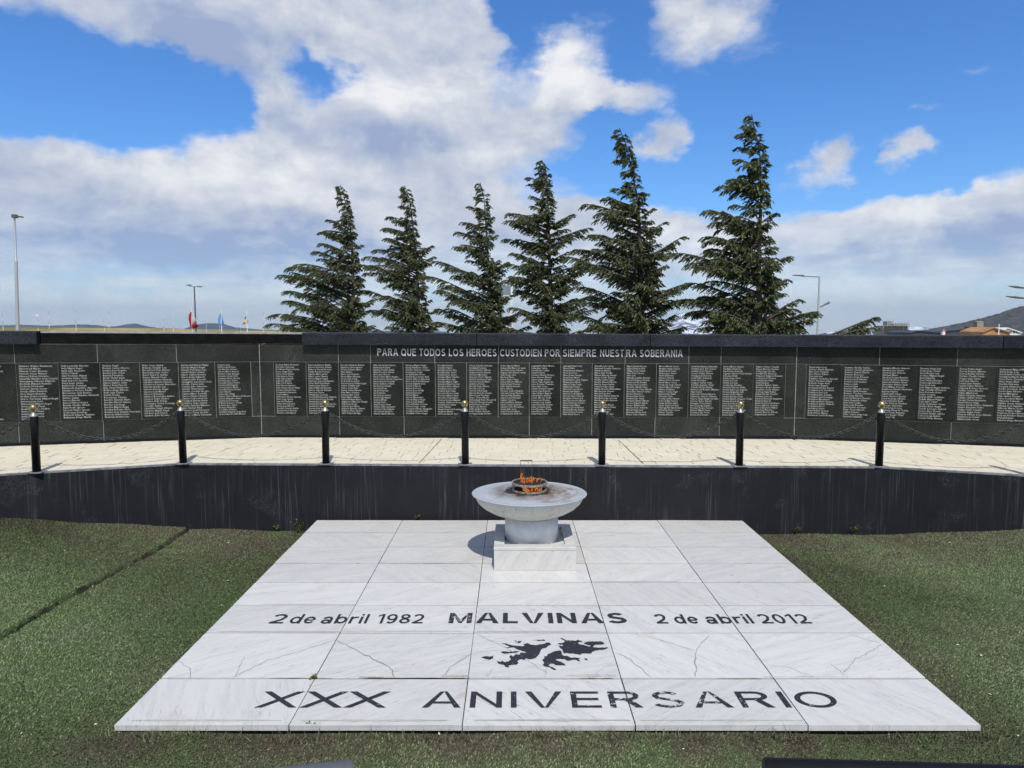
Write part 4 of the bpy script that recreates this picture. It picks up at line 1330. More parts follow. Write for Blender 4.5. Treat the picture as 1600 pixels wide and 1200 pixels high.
# grit and dark dirt lying in the open joints
mb = MB()
for pts, w in (([(743, 815), (742, 850), (752, 884)], 0.006), ([(757, 880), (752, 905), (748, 946)], 0.009)):
    q = [onz(x, y, 0)[:2] for x, y in pts]
    pass
for (xa, xb, y) in ((420, 520, 1060.3), (560, 700, 1060), (640, 735, 1060), (905, 960, 1060.5), (1120, 1190, 1061)):
    a, b_ = onz(xa, y, 0)[:2], onz(xb, y, 0)[:2]
    ribbon(mb, [a + (b_ - a) * k / 8 for k in range(9)], 0.005, 0.0022)
kind(mb.build('joint_dirt', 'moss', mp), 'stuff')
mb = MB()
for (xa, xb, y, w_) in ((205, 440, 1126, 0.016), (470, 700, 1126, 0.018), (740, 985, 1125.5, 0.020), (1000, 1255, 1126, 0.016), (340, 560, 987, 0.012), (560, 738, 986.5, 0.014), (745, 940, 987, 0.016),
                        (690, 733, 1056, 0.024), (885, 962, 1056, 0.030), (1190, 1320, 1058, 0.010), (410, 560, 944.5, 0.010), (925, 1060, 909, 0.012), (590, 740, 880, 0.010), (560, 600, 1058, 0.012)):
    a, b_ = onz(xa, y, 0)[:2], onz(xb, y, 0)[:2]
    nseg = 26
    pts_ = [a + (b_ - a) * k / nseg for k in range(nseg + 1)]
    vs_ = []
    for k, p in enumerate(pts_):
        ww_ = w_ * (0.35 + 0.65 * rng.random()) * math.sin(math.pi * (k + 0.4) / (nseg + 0.8)) ** 0.5
        vs_ += [(p[0], p[1] + ww_, 0.0021), (p[0], p[1] - ww_ * 0.6, 0.0021)]
    mb.add(vs_, [(2 * k + 1, 2 * k + 3, 2 * k + 2, 2 * k) for k in range(nseg)])
kind(mb.build('joint_residue', 'residue', mp), 'stuff')


def slab_text(body, xa, xb, ytop, ybot, name, weight=0.15, gap=0.16):
    co, F = stroke_text(body, weight, gap)
    ym = (ytop + ybot) / 2
    X0, X1 = onz(xa, ym, 0)[0], onz(xb, ym, 0)[0]
    Y1, Y0 = onz(800, ytop, 0)[1], onz(800, ybot, 0)[1]
    u = (co[:, 0] - co[:, 0].min()) / np.ptp(co[:, 0]) if np.ptp(co[:, 0]) > 0 else co[:, 0]
    pts = np.stack([X0 + u * (X1 - X0), Y0 + co[:, 1] * (Y1 - Y0), 0.0028 + 0.00015 * co[:, 2]], -1)
    mbx = MB()
    mbx.add(pts, F)
    return mbx.build(name, 'lettering', mp)


for wd, xa, xb in (('2', 425, 447), ('de', 455, 494), ('abril', 504, 575.5), ('1982', 590, 662), ('2', 1023.5, 1041), ('de', 1053, 1089.5), ('abril', 1101.5, 1174), ('2012', 1186, 1262.5)):
    slab_text(wd, xa, xb, 960, 974.5, 'date_lettering', 0.145, 0.15)
slab_text('MALVINAS', 702, 978, 958, 974, 'word_lettering', 0.185, 0.15)
slab_text('X', 405, 470, 1081, 1106, 'anniversary_lettering', 0.13)
slab_text('X', 474, 540, 1081, 1106, 'anniversary_lettering', 0.13)
slab_text('X', 541, 607, 1081, 1106, 'anniversary_lettering', 0.13)
slab_text('ANIVERSARIO', 662, 1306, 1081, 1106, 'anniversary_lettering', 0.13, 0.20)

# the islands' outline, cut from black sheet
WEST = [(285,240),(330,238),(385,255),(440,262),(500,270),(530,262),(520,245),(570,238),(600,252),(650,258),(700,248),(745,240),(760,228),(790,230),(808,248),(780,262),(755,285),(715,292),(700,310),(690,335),(672,365),(650,388),(610,402),(570,405),(545,392),(530,412),(500,402),(470,412),(430,440),(410,455),(380,445),(400,425),(385,400),(372,378),(385,362),(410,378),(440,352),(478,355),(490,335),(550,338),(520,320),(470,308),(435,295),(455,288),(400,280),(345,283),(380,272),(330,250)]
WSOUTH = [(240,425),(280,432),(300,420),(330,435),(360,428),(395,405),(430,398),(445,420),(468,438),(440,462),(395,462),(365,468),(370,490),(335,488),(318,465),(285,460),(255,450)]
WISL = [(80,385),(130,372),(165,378),(195,375),(212,358),(205,395),(165,410),(125,402),(100,392)]
WN1 = [(283,330),(310,322),(370,330),(440,318),(480,322),(440,335),(385,340),(320,348)]
WN2 = [(410,208),(470,216),(500,212),(480,235),(430,238),(465,225)]
WN3 = [(610,205),(680,204),(735,200),(750,210),(690,213)]
EASTN = [(905,187),(940,195),(975,212),(1030,210),(1065,215),(1085,202),(1120,212),(1145,228),(1110,222),(1085,240),(1110,255),(1150,258),(1190,272),(1235,268),(1250,280),(1320,284),(1405,284),(1370,300),(1300,310),(1240,322),(1225,345),(1180,345),(1125,345),(1115,358),(1060,350),(1010,345),(960,338),(945,345),(930,325),(925,300),(900,285),(880,265),(920,270),(955,262),(880,242),(930,238),(955,222),(930,200)]
EASTP = [(1150,238),(1190,222),(1250,220),(1330,220),(1365,240),(1330,252),(1270,252),(1240,272),(1200,258),(1165,248)]
EASTS = [(720,465),(735,440),(715,410),(740,395),(735,375),(765,372),(775,350),(810,338),(850,322),(905,315),(920,335),(918,358),(945,372),(985,375),(1020,392),(1060,388),(1110,392),(1095,408),(1112,430),(1075,415),(1030,412),(985,422),(955,405),(900,400),(850,408),(880,425),(920,435),(945,452),(960,472),(905,468),(870,468),(830,450),(790,458),(780,475),(820,488),(862,518),(835,515),(795,488),(750,482)]
ESM = [(1150,400),(1180,400),(1190,418),(1165,410)]


def jag(poly, amp, n):
    out = []
    for (a, b_) in zip(poly, poly[1:] + poly[:1]):
        a = np.array(a, float)
        b_ = np.array(b_, float)
        L = np.linalg.norm(b_ - a)
        k = max(1, int(L / n))
        for i in range(k):
            p = a + (b_ - a) * i / k
            if i:
                p = p + np.array([rng.uniform(-1, 1) * 1.4, rng.uniform(-1, 1)]) * amp
            out.append(p)
    return out


em = bpy.data.meshes.new('islands_emblem')
import bmesh
bm = bmesh.new()
for zi, poly in enumerate((WEST, WSOUTH, WISL, WN1, WN2, WN3, EASTN, EASTP, EASTS, ESM)):
    vs = []
    for q in jag(poly, 4.0, 14):
        w = onz(740 + q[0] / 6.667, 970 + q[1] / 6.667, 0)
        vs.append(bm.verts.new((w[0] - 0.22, w[1] - 6.3, 0.0032 + 0.00025 * zi)))
    try:
        f = bm.faces.new(vs)
        if f.normal.z < 0:
            f.normal_flip()
    except Exception:
        pass
bmesh.ops.triangulate(bm, faces=bm.faces[:])
bm.normal_update()
for f in bm.faces:
    if f.normal.z < 0:
        f.normal_flip()
bm.to_mesh(em)
bm.free()
o = link('islands_emblem', em, 'lettering')
o.parent = mp

# ------------------------------------------------------------------ eternal flame monument
CX, CY = 0.224, 7.127
fm = thing('flame_monument', (CX, CY, 0.0), 'grey metal bowl on a drum and square white marble plinth', 'monument')
hw = 0.398
mb = MB()
mb.box(CX - hw, CX + hw, CY - hw, CY + hw, 0.001, 0.203)
mb.build('plinth', 'marble_v', fm)
mb = MB()
inner = 0.298
mb.box(CX - inner, CX + inner, CY - inner, CY + inner, 0.2035, 0.2065)
mb.build('recess_floor', 'marble', fm)
o1, z0, z1 = hw + 0.003, 0.2055, 0.236
for (xa, xb, ya, yb) in ((-o1, o1, -o1, -inner), (-o1, o1, inner, o1), (-o1, -inner, -inner + 0.001, inner - 0.001), (inner, o1, -inner + 0.001, inner - 0.001)):
    mb = MB()
    mb.cham(CX + xa, CX + xb, CY + ya, CY + yb, z0, z1, 0.003)
    mb.build('plinth_cap', 'marble', fm)
DX = 0.200
mb = MB()
mb.lathe([(0.0, 0.207), (0.272, 0.207), (0.272, 0.452), (0.0, 0.452)], 48, (DX, CY, 0))
mb.build('drum', 'drum', fm)
BX = 0.176
bowl = bpy.data.objects.new('bowl', None)
mb = MB()
prof = [(0.0, 0.452), (0.26, 0.455), (0.32, 0.470), (0.40, 0.500), (0.47, 0.540), (0.525, 0.592), (0.548, 0.636), (0.553, 0.660)]
mb.lathe(prof, 64, (BX, CY, 0))
bowl = mb.build('bowl', 'bowl', fm)
mb = MB()
mb.lathe([(0.546, 0.654), (0.566, 0.659), (0.582, 0.669), (0.586, 0.677), (0.580, 0.681), (0.568, 0.677), (0.50, 0.682), (0.40, 0.690), (0.28, 0.699), (0.15, 0.703), (0.0, 0.704)], 64, (0, 0, 0))
lid = mb.build('lid', 'lid', bowl)
lid.data.transform(__import__('mathutils').Matrix.Translation(Vector(world_loc(bowl))))
lid.location = (BX - world_loc(bowl)[0], 0, -world_loc(bowl)[2])
for ob_ in (bowl, lid):            # the dish sits a touch out of level
    m_ = ob_.data
    for v_ in m_.vertices:
        wy = v_.co.y
        v_.co.z -= wy * 0.022 * min(1.0, max(0.0, (math.hypot(v_.co.x, v_.co.y) - 0.2) / 0.3))
RX = 0.178


def ring(mbx, r, z, hgt, thick):
    mbx.lathe([(r - thick, z), (r, z), (r, z + hgt), (r - thick, z + hgt), (r - thick, z)], 40, (RX, CY, 0), False)


bn = None
mb = MB()
ring(mb, 0.178, 0.7045, 0.014, 0.020)
bn = mb.build('burner_ring', 'burner', fm)
mb = MB()
ring(mb, 0.182, 0.772, 0.020, 0.012)
bn2 = mb.build('burner_ring', 'burner', fm)
mb = MB()
mb.lathe([(0.0, 0.770), (0.150, 0.771), (0.169, 0.783), (0.165, 0.786), (0.148, 0.776), (0.0, 0.775)], 40, (RX, CY, 0))
mb.build('burner_dish', 'soot', bn2)
mb = MB()
mb.lathe([(0.0, 0.7065), (0.157, 0.7065), (0.157, 0.7105), (0.0, 0.7105)], 32, (RX, CY, 0))
mb.build('scorched_plate', 'soot', fm)
for k in range(6):
    a = 2 * math.pi * (k + 0.22) / 6
    mb = MB()
    px_, py_ = RX + 0.168 * math.cos(a), CY + 0.168 * math.sin(a)
    mb.tube([(px_, py_, 0.718), (px_, py_, 0.772)], 0.009, 8)
    mb.build('burner_post', 'burner', fm)
mb = MB()
bx0, bx1, by = RX - 0.09, RX + 0.03, CY + 0.14
mb.tube([(bx0, by, 0.70), (bx0, by, 0.985), (bx1, by, 0.985), (bx1, by, 0.945)], 0.0026, 6)
mb.tube([(bx1, by, 0.70), (bx1, by, 0.945)], 0.002, 6)
mb.box(bx0 - 0.003, bx1 + 0.003, by - 0.004, by + 0.004, 0.976, 0.988)
mb.build('flame_sensor_frame', 'pole_dark', fm)

# the fire itself
fl = thing('flame', (RX, CY, 0.712), 'orange gas flames licking through and above the burner on the bowl', 'flame')
rng = random.Random(8)


def tongue(x, y, z, h, r, lean, n=9):
    mbx = MB()
    pts, rad = [], []
    ph = rng.random() * 6
    for i in range(n):
        s = i / (n - 1)
        pts.append((x + lean * s * s + 0.012 * math.sin(ph + s * 6) * s, y + 0.010 * math.cos(ph + s * 5) * s, z + h * s))
        rad.append(max(0.0012, r * (0.55 + 1.1 * s - 1.65 * s * s) * (1 + 0.25 * math.sin(ph * 2 + s * 9))))
    mbx.tube(pts, rad, 9, False)
    return mbx.build('flame_tongue', 'flame', fl)


for k in range(13):                                  # between the two rings
    a = -math.pi * (0.10 + 0.62 * k / 12) - 0.25
    rr = rng.uniform(0.09, 0.135)
    tongue(RX + 0.03 + rr * math.cos(a), CY + rr * math.sin(a), 0.7115, rng.uniform(0.042, 0.056), rng.uniform(0.013, 0.019), rng.uniform(-0.01, 0.02))
for (x, y, h, r, ln) in ((-0.075, 0.02, 0.150, 0.016, -0.015), (-0.055, -0.01, 0.085, 0.022, -0.01), (-0.030, 0.0, 0.060, 0.020, 0.01), (0.0, 0.02, 0.075, 0.020, 0.012),
                         (0.020, -0.01, 0.090, 0.019, 0.004), (0.035, 0.03, 0.070, 0.018, 0.02), (-0.085, 0.03, 0.11, 0.012, 0.02), (0.075, 0.05, 0.055, 0.012, 0.05), (0.115, 0.04, 0.045, 0.010, 0.04), (-0.02, 0.05, 0.06, 0.014, 0.0)):
    tongue(RX + x, CY + y, 0.777, h * 0.9, r * 0.85, ln)

# ------------------------------------------------------------------ bollards and chains
BOLL = [(-5.534, 8.155), (-4.069, 8.68), (-2.297, 8.655), (-0.573, 8.615), (1.099, 8.575), (2.764, 8.525), (4.450, 8.50), (5.93, 8.005)]
proto = thing('bollard', (*BOLL[0], TZ), 'x', 'bollard', 'black bollards along the terrace edge')
bx_, by_ = BOLL[0]
mb = MB()
mb.cham(bx_ - 0.085, bx_ + 0.085, by_ - 0.065, by_ + 0.065, TZ + 0.001, TZ + 0.012, 0.003)
mb.build('base_plate', 'cap', proto)
mb = MB()
mb.lathe([(0.0, 0.011), (0.0445, 0.011), (0.0445, 0.652), (0.041, 0.660), (0.0, 0.660)], 24, (bx_, by_, TZ))
post = mb.build('post', 'black_paint', proto)
mb = MB()
mb.lathe([(0.043, 0.661), (0.040, 0.672), (0.026, 0.690), (0.018, 0.698), (0.015, 0.712), (0.017, 0.722)], 20, (bx_, by_, TZ))
mb.build('neck', 'steelcap', proto)
mb = MB()
mb.lathe([(0.012, 0.716)] + [(0.0425 * math.sin(a), 0.757 - 0.0425 * math.cos(a)) for a in np.linspace(0.32, math.pi - 0.001, 16)], 24, (bx_, by_, TZ))
mb.build('brass_ball', 'brass', proto)
for sx in (-1, 1):
    mb = MB()
    ringpts = [(bx_ + sx * (0.048 + 0.016 * (1 - math.cos(a))), by_ - 0.0, TZ + 0.625 + 0.016 * math.sin(a)) for a in np.linspace(0, 2 * math.pi, 11)]
    mb.tube(ringpts, 0.004, 6, False)
    mb.build('chain_eye', 'chain', post)
BL = ['black brass-topped bollard nearest the left edge, in front of the wing of names',
      'black brass-topped bollard at the left bend of the terrace edge',
      'black brass-topped bollard above the left corner of the marble slab',
      'black brass-topped bollard just left of the flame bowl',
      'black brass-topped bollard just right of the flame bowl',
      'black brass-topped bollard above the right corner of the marble slab',
      'black brass-topped bollard at the right bend of the terrace edge',
      'black bollard at the far right edge of the picture']
bolls = [proto] + [copy_tree(proto, (*p, TZ)) for p in BOLL[1:]]
tilt = random.Random(6)
for o, l in zip(bolls, BL):
    o['label'] = l
    o.rotation_euler = (tilt.uniform(-0.012, 0.012), tilt.uniform(-0.014, 0.014), tilt.uniform(-0.2, 0.2))


def link_geo(mbx, c, d, side, ln, wd, r):
    n = 12
    pts = []
    for k in range(n):
        a = 2 * math.pi * k / n
        ca, sa = math.cos(a), math.sin(a)
        off = (ln / 2 - wd / 2) * (1 if ca > 0 else -1) if abs(ca) > 0.01 else 0
        pts.append(c + d * (off + wd / 2 * ca) + side * (wd / 2 * sa))
    pts.append(pts[0])
    mbx.tube(pts, r, 5, False)


def chain(p0, p1, sag, label):
    p0, p1 = np.array(p0, float), np.array(p1, float)
    N = 400
    s = np.linspace(0, 1, N)
    q = p0[None] + (p1 - p0)[None] * s[:, None]
    q[:, 2] -= sag * 4 * s * (1 - s)
    seg = np.linalg.norm(np.diff(q, axis=0), axis=1)
    L = np.concatenate([[0], np.cumsum(seg)])
    ln = 0.056
    pitch = 0.042
    n = int(L[-1] / pitch)
    root = MB()
    for k in range(n):
        m_ = (k + 0.5) * L[-1] / n
        c = np.array([np.interp(m_, L, q[:, i]) for i in range(3)])
        c2 = np.array([np.interp(m_ + 0.01, L, q[:, i]) for i in range(3)])
        d = (c2 - c) / np.linalg.norm(c2 - c)
        up = np.array([0, 0, 1.0])
        h = np.cross(d, up)
        h /= np.linalg.norm(h)
        v = np.cross(h, d)
        ang = (math.pi / 4 if k % 2 else -math.pi / 4) + rng.uniform(-0.3, 0.3)
        side = math.cos(ang) * h + math.sin(ang) * v
        link_geo(root, c, d, side, ln, 0.031, 0.0055)
    o = root.build('chain', 'chain', None, (p0 + p1) / 2)
    tag(o, label, 'chain', 'chains slung between the bollards')


CL = ['dark link chain slung between the leftmost bollard and the one at the left bend',
      'dark link chain from the left bend bollard to the slab\'s left corner bollard',
      'dark link chain from the slab\'s left corner bollard to the one left of the flame',
      'dark link chain hanging behind the flame bowl between its two neighbouring bollards',
      'dark link chain from the bollard right of the flame to the slab\'s right corner bollard',
      'dark link chain from the slab\'s right corner bollard to the right bend bollard',
      'dark link chain running from the right bend bollard off the picture\'s right edge']
for i in range(7):
    a, b_ = BOLL[i], BOLL[i + 1]
    dv = np.array(b_) - np.array(a)
    dv = dv / np.linalg.norm(dv) * 0.075
    chain((a[0] + dv[0], a[1] + dv[1], TZ + 0.622), (b_[0] - dv[0], b_[1] - dv[1], TZ + 0.622), 0.27, CL[i])
a = np.array([-7.0, 7.62])
b_ = np.array(BOLL[0])
dv = (b_ - a) / np.linalg.norm(b_ - a) * 0.075
chain((*a, TZ + 0.622), (*(b_ - dv), TZ + 0.622), 0.27, 'dark link chain running from the leftmost bollard off the picture\'s left edge')

# ------------------------------------------------------------------ trees
def unit(v):
    return v / (np.linalg.norm(v, axis=-1, keepdims=True) + 1e-9)


def conifer(name, label, Y, trunk_px, tips_l, tips_r, seed, extra=135, scale=1.0):
    rs = np.random.RandomState(seed)
    tp = [at(x, y, Y) for x, y in trunk_px]
    base = tp[-1].copy()
    base[2] = ground_z(Y)
    base[1] = Y
    root = thing(name, base, label, 'tree', 'windswept conifers behind the memorial wall')
    tz = np.array([p[2] for p in tp] + [base[2]])[::-1]
    tx = np.array([p[0] for p in tp] + [base[0]])[::-1]
    top = tp[0]
    H = top[2] - base[2]

    def trunk(z):
        return np.array([np.interp(z, tz, tx), Y, z])

    mbt = MB()
    mbl = MB()
    zz = np.linspace(base[2] - 0.2, top[2], 18)
    mbt.tube([trunk(z) for z in zz], [max(0.012, 0.12 * scale * (1 - (z - base[2]) / H) ** 0.9) for z in zz], 8)
    leaves_c, leaves_d, leaves_w, leaves_l, leaves_t = [], [], [], [], []

    def spray(c, d, l, w, tnt):
        leaves_c.append(c)
        leaves_d.append(d)
        leaves_l.append(l)
        leaves_w.append(w)
        leaves_t.append(tnt)

    bow = rs.uniform(0.0, 0.07)
    rise = rs.uniform(0.85, 1.2)

    def branch(p0, p1, hook=0.10, dens=1.0):
        v = p1 - p0
        L = np.linalg.norm(v)
        if L < 0.08:
            return
        ctrl = p0 + v * 0.6 + np.array([0, 0, bow * L])
        end = p1 + np.array([0.03 * L * np.sign(v[0]), 0, 0])
        n = max(5, int(L / 0.14))
        s = np.linspace(0, 1, n)
        q = ((1 - s) ** 2)[:, None] * p0 + (2 * s * (1 - s))[:, None] * ctrl + (s ** 2)[:, None] * end
        q[:, 2] -= hook * L * 0.45 * s ** 6
        mbl.tube([q[i] for i in range(0, n, 2)] + [q[-1]], list(np.linspace(0.030 * scale * min(1, L), 0.005, len(range(0, n, 2)) + 1)), 5, False)
        nt = int(L / 0.030 * dens) + 3
        st = np.sort(rs.uniform(0.10, 1.0, nt)) ** 0.85
        pos = np.stack([np.interp(st, s, q[:, k]) for k in range(3)], -1)
        tan = np.stack([np.interp(np.minimum(st + 0.04, 1.0), s, q[:, k]) - np.interp(np.maximum(st - 0.04, 0), s, q[:, k]) for k in range(3)], -1)
        tan = unit(tan)
        side = unit(np.cross(tan, np.array([0, 0, 1.0])))
        sg = rs.choice([-1, 1], nt)[:, None]
        fan = rs.uniform(0.1, 0.95, nt)[:, None]
        droop = rs.uniform(0.25, 1.15, nt)[:, None]
        d = unit(tan * 0.78 + side * sg * fan * 0.9 + np.array([0, 0, -1.0]) * droop * 0.55)
        tl = (0.10 + 0.135 * min(L, 2.2)) * (1 - 0.62 * st) * rs.uniform(0.55, 1.15, nt) + 0.05
        tl *= scale
        for i in range(nt):
            k = max(4, int(tl[i] / 0.020))
            u = (np.arange(k) + rs.uniform(0, 1, k)) / k
            pp = pos[i] + d[i] * (u * tl[i])[:, None] + np.array([0, 0, -1.0]) * (0.30 * tl[i] * u ** 2)[:, None]
            dd = unit(d[i] + np.array([0, 0, -0.55]) * u[:, None] + rs.normal(0, 0.38, (k, 3)))
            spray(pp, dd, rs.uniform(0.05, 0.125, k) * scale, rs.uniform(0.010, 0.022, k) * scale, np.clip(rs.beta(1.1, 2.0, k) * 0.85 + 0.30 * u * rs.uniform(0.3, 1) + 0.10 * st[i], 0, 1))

    lt, rt = [], []
    for tips, sl, store, hk in ((tips_l, 0.42 * rise, lt, 0.16), (tips_r, 0.62, rt, 0.05)):
        for (x, y) in tips:
            dep = rs.uniform(-0.25, 0.25)
            p1 = at(x, y, Y + dep)
            r = abs(p1[0] - trunk(p1[2])[0])
            z0 = p1[2] - sl * rs.uniform(0.5, 1.12) * r - 0.04
            p0 = trunk(max(z0, base[2] + 0.3))
            store.append((p1[2], r))
            branch(p0, p1, hk, 1.25)
            if r > 0.6:            # companion limbs thicken each visible tier
                for _ in range(4):
                    f = rs.uniform(0.42, 0.88)
                    p2 = p0 + (p1 - p0) * f + np.array([0, rs.uniform(-0.6, 0.6) * r * 0.7, rs.uniform(-0.20, 0.12) * r])
                    branch(trunk(p0[2] + rs.uniform(-0.3, 0.25)), p2, rs.uniform(0.05, 0.3), 0.9)
    lt.sort()
    rt.sort()

    def env(st_, z):
        zs = [a_[0] for a_ in st_]
        r_ = [a_[1] for a_ in st_]
        e = np.interp(z, zs, r_)
        return e

    z_low = base[2] + 0.5
    z_hi = top[2] - 0.15
    for i in range(extra):
        z = z_low + (z_hi - z_low) * ((i + rs.uniform(0, 1)) / extra) ** 1.55
        phi = rs.uniform(0, 2 * math.pi)
        cl = math.cos(phi)
        r = (env(lt, z) if cl < 0 else env(rt, z))
        rfr = min(env(lt, z), 1.2 * env(rt, z) + 0.2)
        Lb = (abs(cl) * r * 0.72 + (1 - abs(cl)) * rfr * 0.95) * rs.uniform(0.55, 0.95)
        Lb = max(Lb, 0.10)
        p0 = trunk(z - 0.45 * rise * Lb)
        p1 = trunk(z) + np.array([cl * Lb, math.sin(phi) * Lb, rs.uniform(-0.1, 0.1) * Lb])
        branch(p0, p1, 0.15, 0.85)
    # short shoots close to the stem, and the nodding leader
    for i in range(int(H * 44)):
        z = top[2] - (top[2] - z_low) * rs.uniform(0, 1) ** 0.8
        k = (top[2] - z) / H
        Lb = 0.09 + 0.66 * k ** 0.85 * rs.uniform(0.35, 1)
        phi = rs.uniform(0, 2 * math.pi)
        p0 = trunk(z - 0.04)
        bias = -0.35 if z > top[2] - 0.35 * H else 0
        p1 = p0 + np.array([(math.cos(phi) + bias) * Lb, math.sin(phi) * Lb, 0.38 * Lb])
        branch(p0, p1, 0.4, 0.8)
    leader = top + np.array([-0.14, 0, -0.02]) * scale
    branch(trunk(top[2] - 0.10), leader, 0.9, 0.5)
    for j in range(6):
        p0 = trunk(top[2] - 0.06 - 0.12 * j)
        branch(p0, p0 + np.array([-0.15 - 0.03 * j, rs.uniform(-0.06, 0.06), 0.02]), 0.9, 0.6)

    c = np.concatenate(leaves_c)
    d = np.concatenate(leaves_d)
    l = np.concatenate(leaves_l)[:, None]
    w = np.concatenate(leaves_w)[:, None]
    tn = np.concatenate(leaves_t)
    rv = unit(rs.normal(0, 1, c.shape))
    sd = unit(np.cross(d, rv))
    quad = np.stack([c - d * l * 0.5, c + sd * w - d * l * 0.05, c + d * l * 0.5, c - sd * w - d * l * 0.05], 1).reshape(-1, 3)
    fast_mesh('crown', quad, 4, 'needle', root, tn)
    mbt.build('trunk', 'bark', root)
    kind(mbl.build('limbs', 'bark', root), 'stuff')
    return len(c)


def zz(lst, ox, oy, s):
    return [(ox + x / s, oy + y / s) for x, y in lst]


S1 = (400, 260, 4.284)
S2 = (640, 220, 3.75)
S3 = (880, 170, 3.243)
nl = 0
nl += conifer('conifer', 'leftmost conifer, a narrow leaning spire with long limbs swept to the left', 26.0,
        zz([(565, 125), (590, 200), (620, 350), (640, 450), (650, 700), (652, 1100)], *S1),
        zz([(540, 200), (480, 345), (430, 425), (428, 500), (390, 550), (425, 600), (330, 655), (215, 650), (160, 690), (205, 800), (195, 865), (300, 830), (90, 1015), (115, 955), (195, 955), (280, 1060)], *S1),
        zz([(665, 450), (705, 525), (690, 650), (715, 750), (790, 880), (720, 980), (780, 1060)], *S1), 3)
nl += conifer('conifer', 'second conifer from the left, a slim spire with one upright shoot on its right', 26.0,
        zz([(995, 128), (1020, 190), (1040, 300), (1060, 500), (1080, 700), (1090, 1100)], *S1),
        zz([(965, 190), (885, 325), (855, 400), (870, 465), (795, 540), (735, 580), (665, 630), (840, 740), (715, 800), (880, 860), (755, 940), (850, 935), (720, 1040)], *S1),
        zz([(1075, 500), (1180, 525), (1190, 600), (1140, 800), (1170, 890), (1180, 970), (1230, 1040)], *S1), 5)
nl += conifer('conifer', 'third conifer from the left, with a bare whip-like leader', 25.0,
        zz([(412, 243), (435, 320), (440, 400), (450, 520), (460, 700), (470, 900), (480, 1110)], *S2),
        zz([(385, 325), (345, 375), (310, 465), (275, 520), (260, 605), (150, 680), (100, 765), (170, 850), (160, 960), (130, 1040), (230, 900), (120, 1110)], *S2),
        zz([(490, 445), (510, 550), (575, 705), (545, 780), (600, 900), (640, 1000), (690, 1080)], *S2), 7)
nl += conifer('conifer', 'fourth conifer from the left, broad and dense with upswept limbs on both sides', 22.5,
        zz([(775, 112), (805, 200), (810, 350), (815, 500), (820, 700), (830, 1110)], *S2),
        zz([(745, 150), (690, 205), (710, 315), (575, 410), (572, 450), (560, 555), (600, 640), (570, 700), (555, 800), (620, 860), (600, 960), (680, 1000), (560, 1080)], *S2),
        zz([(850, 350), (955, 425), (1045, 505), (1040, 680), (1020, 740), (1000, 820), (1060, 900), (1080, 980), (1060, 1080)], *S2), 9)
nl += conifer('conifer', 'fifth conifer from the left, tall and open with heavy drooping limbs', 19.0,
        zz([(285, 98), (320, 180), (350, 320), (380, 480), (390, 700), (400, 1100)], *S3),
        zz([(260, 130), (265, 190), (265, 255), (255, 395), (205, 440), (105, 465), (135, 620), (190, 660), (10, 720), (60, 690), (90, 880), (120, 960), (60, 1020), (130, 1090)], *S3),
        zz([(420, 430), (460, 500), (515, 570), (605, 640), (520, 790), (620, 880), (600, 960), (560, 1040), (610, 1100)], *S3), 12)
nl += conifer('conifer', 'rightmost and tallest conifer, with a shaggy top and one long limb reaching left', 17.0,
        zz([(955, 28), (970, 100), (1000, 250), (1005, 450), (990, 700), (995, 1140)], *S3),
        zz([(910, 80), (890, 120), (880, 190), (870, 245), (790, 380), (830, 350), (725, 495), (760, 560), (715, 630), (735, 695), (540, 705), (640, 760), (625, 860), (590, 940), (700, 930), (640, 1010), (700, 1090)], *S3),
        zz([(1000, 150), (1015, 185), (1040, 275), (1020, 380), (1080, 525), (1050, 660), (1145, 745), (1070, 700), (1130, 860), (1190, 960), (1160, 1050), (1290, 1020), (1250, 1060)], *S3), 15)
# a low tree further right: only one limb rises above the wall
nl += conifer('conifer', 'low conifer limb rising alone above the wall right of the tall trees', 17.0,
        [(1292, 530), (1290, 545), (1288, 600)], [(1278, 526)], [(1368, 494), (1352, 500), (1345, 512)], 21, 6)

# ------------------------------------------------------------------ lawn pile, litter, weeds
rs = np.random.RandomState(2)


def blades(n, x0, x1, y0, y1, keep=None):
    x = rs.uniform(x0, x1, n)
    y = rs.uniform(y0, y1, n)
    if keep is not None:
        m_ = keep(x, y)
        x, y = x[m_], y[m_]
    return x, y


def ret_y(x):
    return np.interp(x, [p[0] for p in RET], [p[1] for p in RET])


def in_lawn(x, y):
    slab = (x > -2.375) & (x < 2.80) & (y > 4.075)
    return (~slab) & (y < ret_y(x) - 0.01) & (np.abs(x) < y * 0.80 + 0.25)


xs_, ys_ = blades(1250000, -6.9, 6.9, 2.75, 8.75, in_lawn)
seam = (np.abs(xs_ + 4.03 + 0.03 * np.sin(ys_ * 2.2)) < 0.007 + 0.009 * np.sin(ys_ * 5) + 0.006 * np.sin(ys_ * 23)) | ((np.abs(ys_ - 5.62 - 0.01 * np.sin(xs_ * 7)) < 0.010) & (xs_ < -2.3)) \
    | ((np.abs(xs_ - 4.62 - 0.08 * np.sin(ys_ * 1.7)) < 0.02) & (rs.uniform(0, 1, len(xs_)) < 0.6))
xs_, ys_ = xs_[~seam], ys_[~seam]
N = len(xs_)
zs_ = lawn_z(xs_, ys_)
ba = np.stack([xs_, ys_, zs_], -1)
ang = rs.uniform(0, 2 * math.pi, N)
lean = rs.uniform(0.1, 0.9, N)
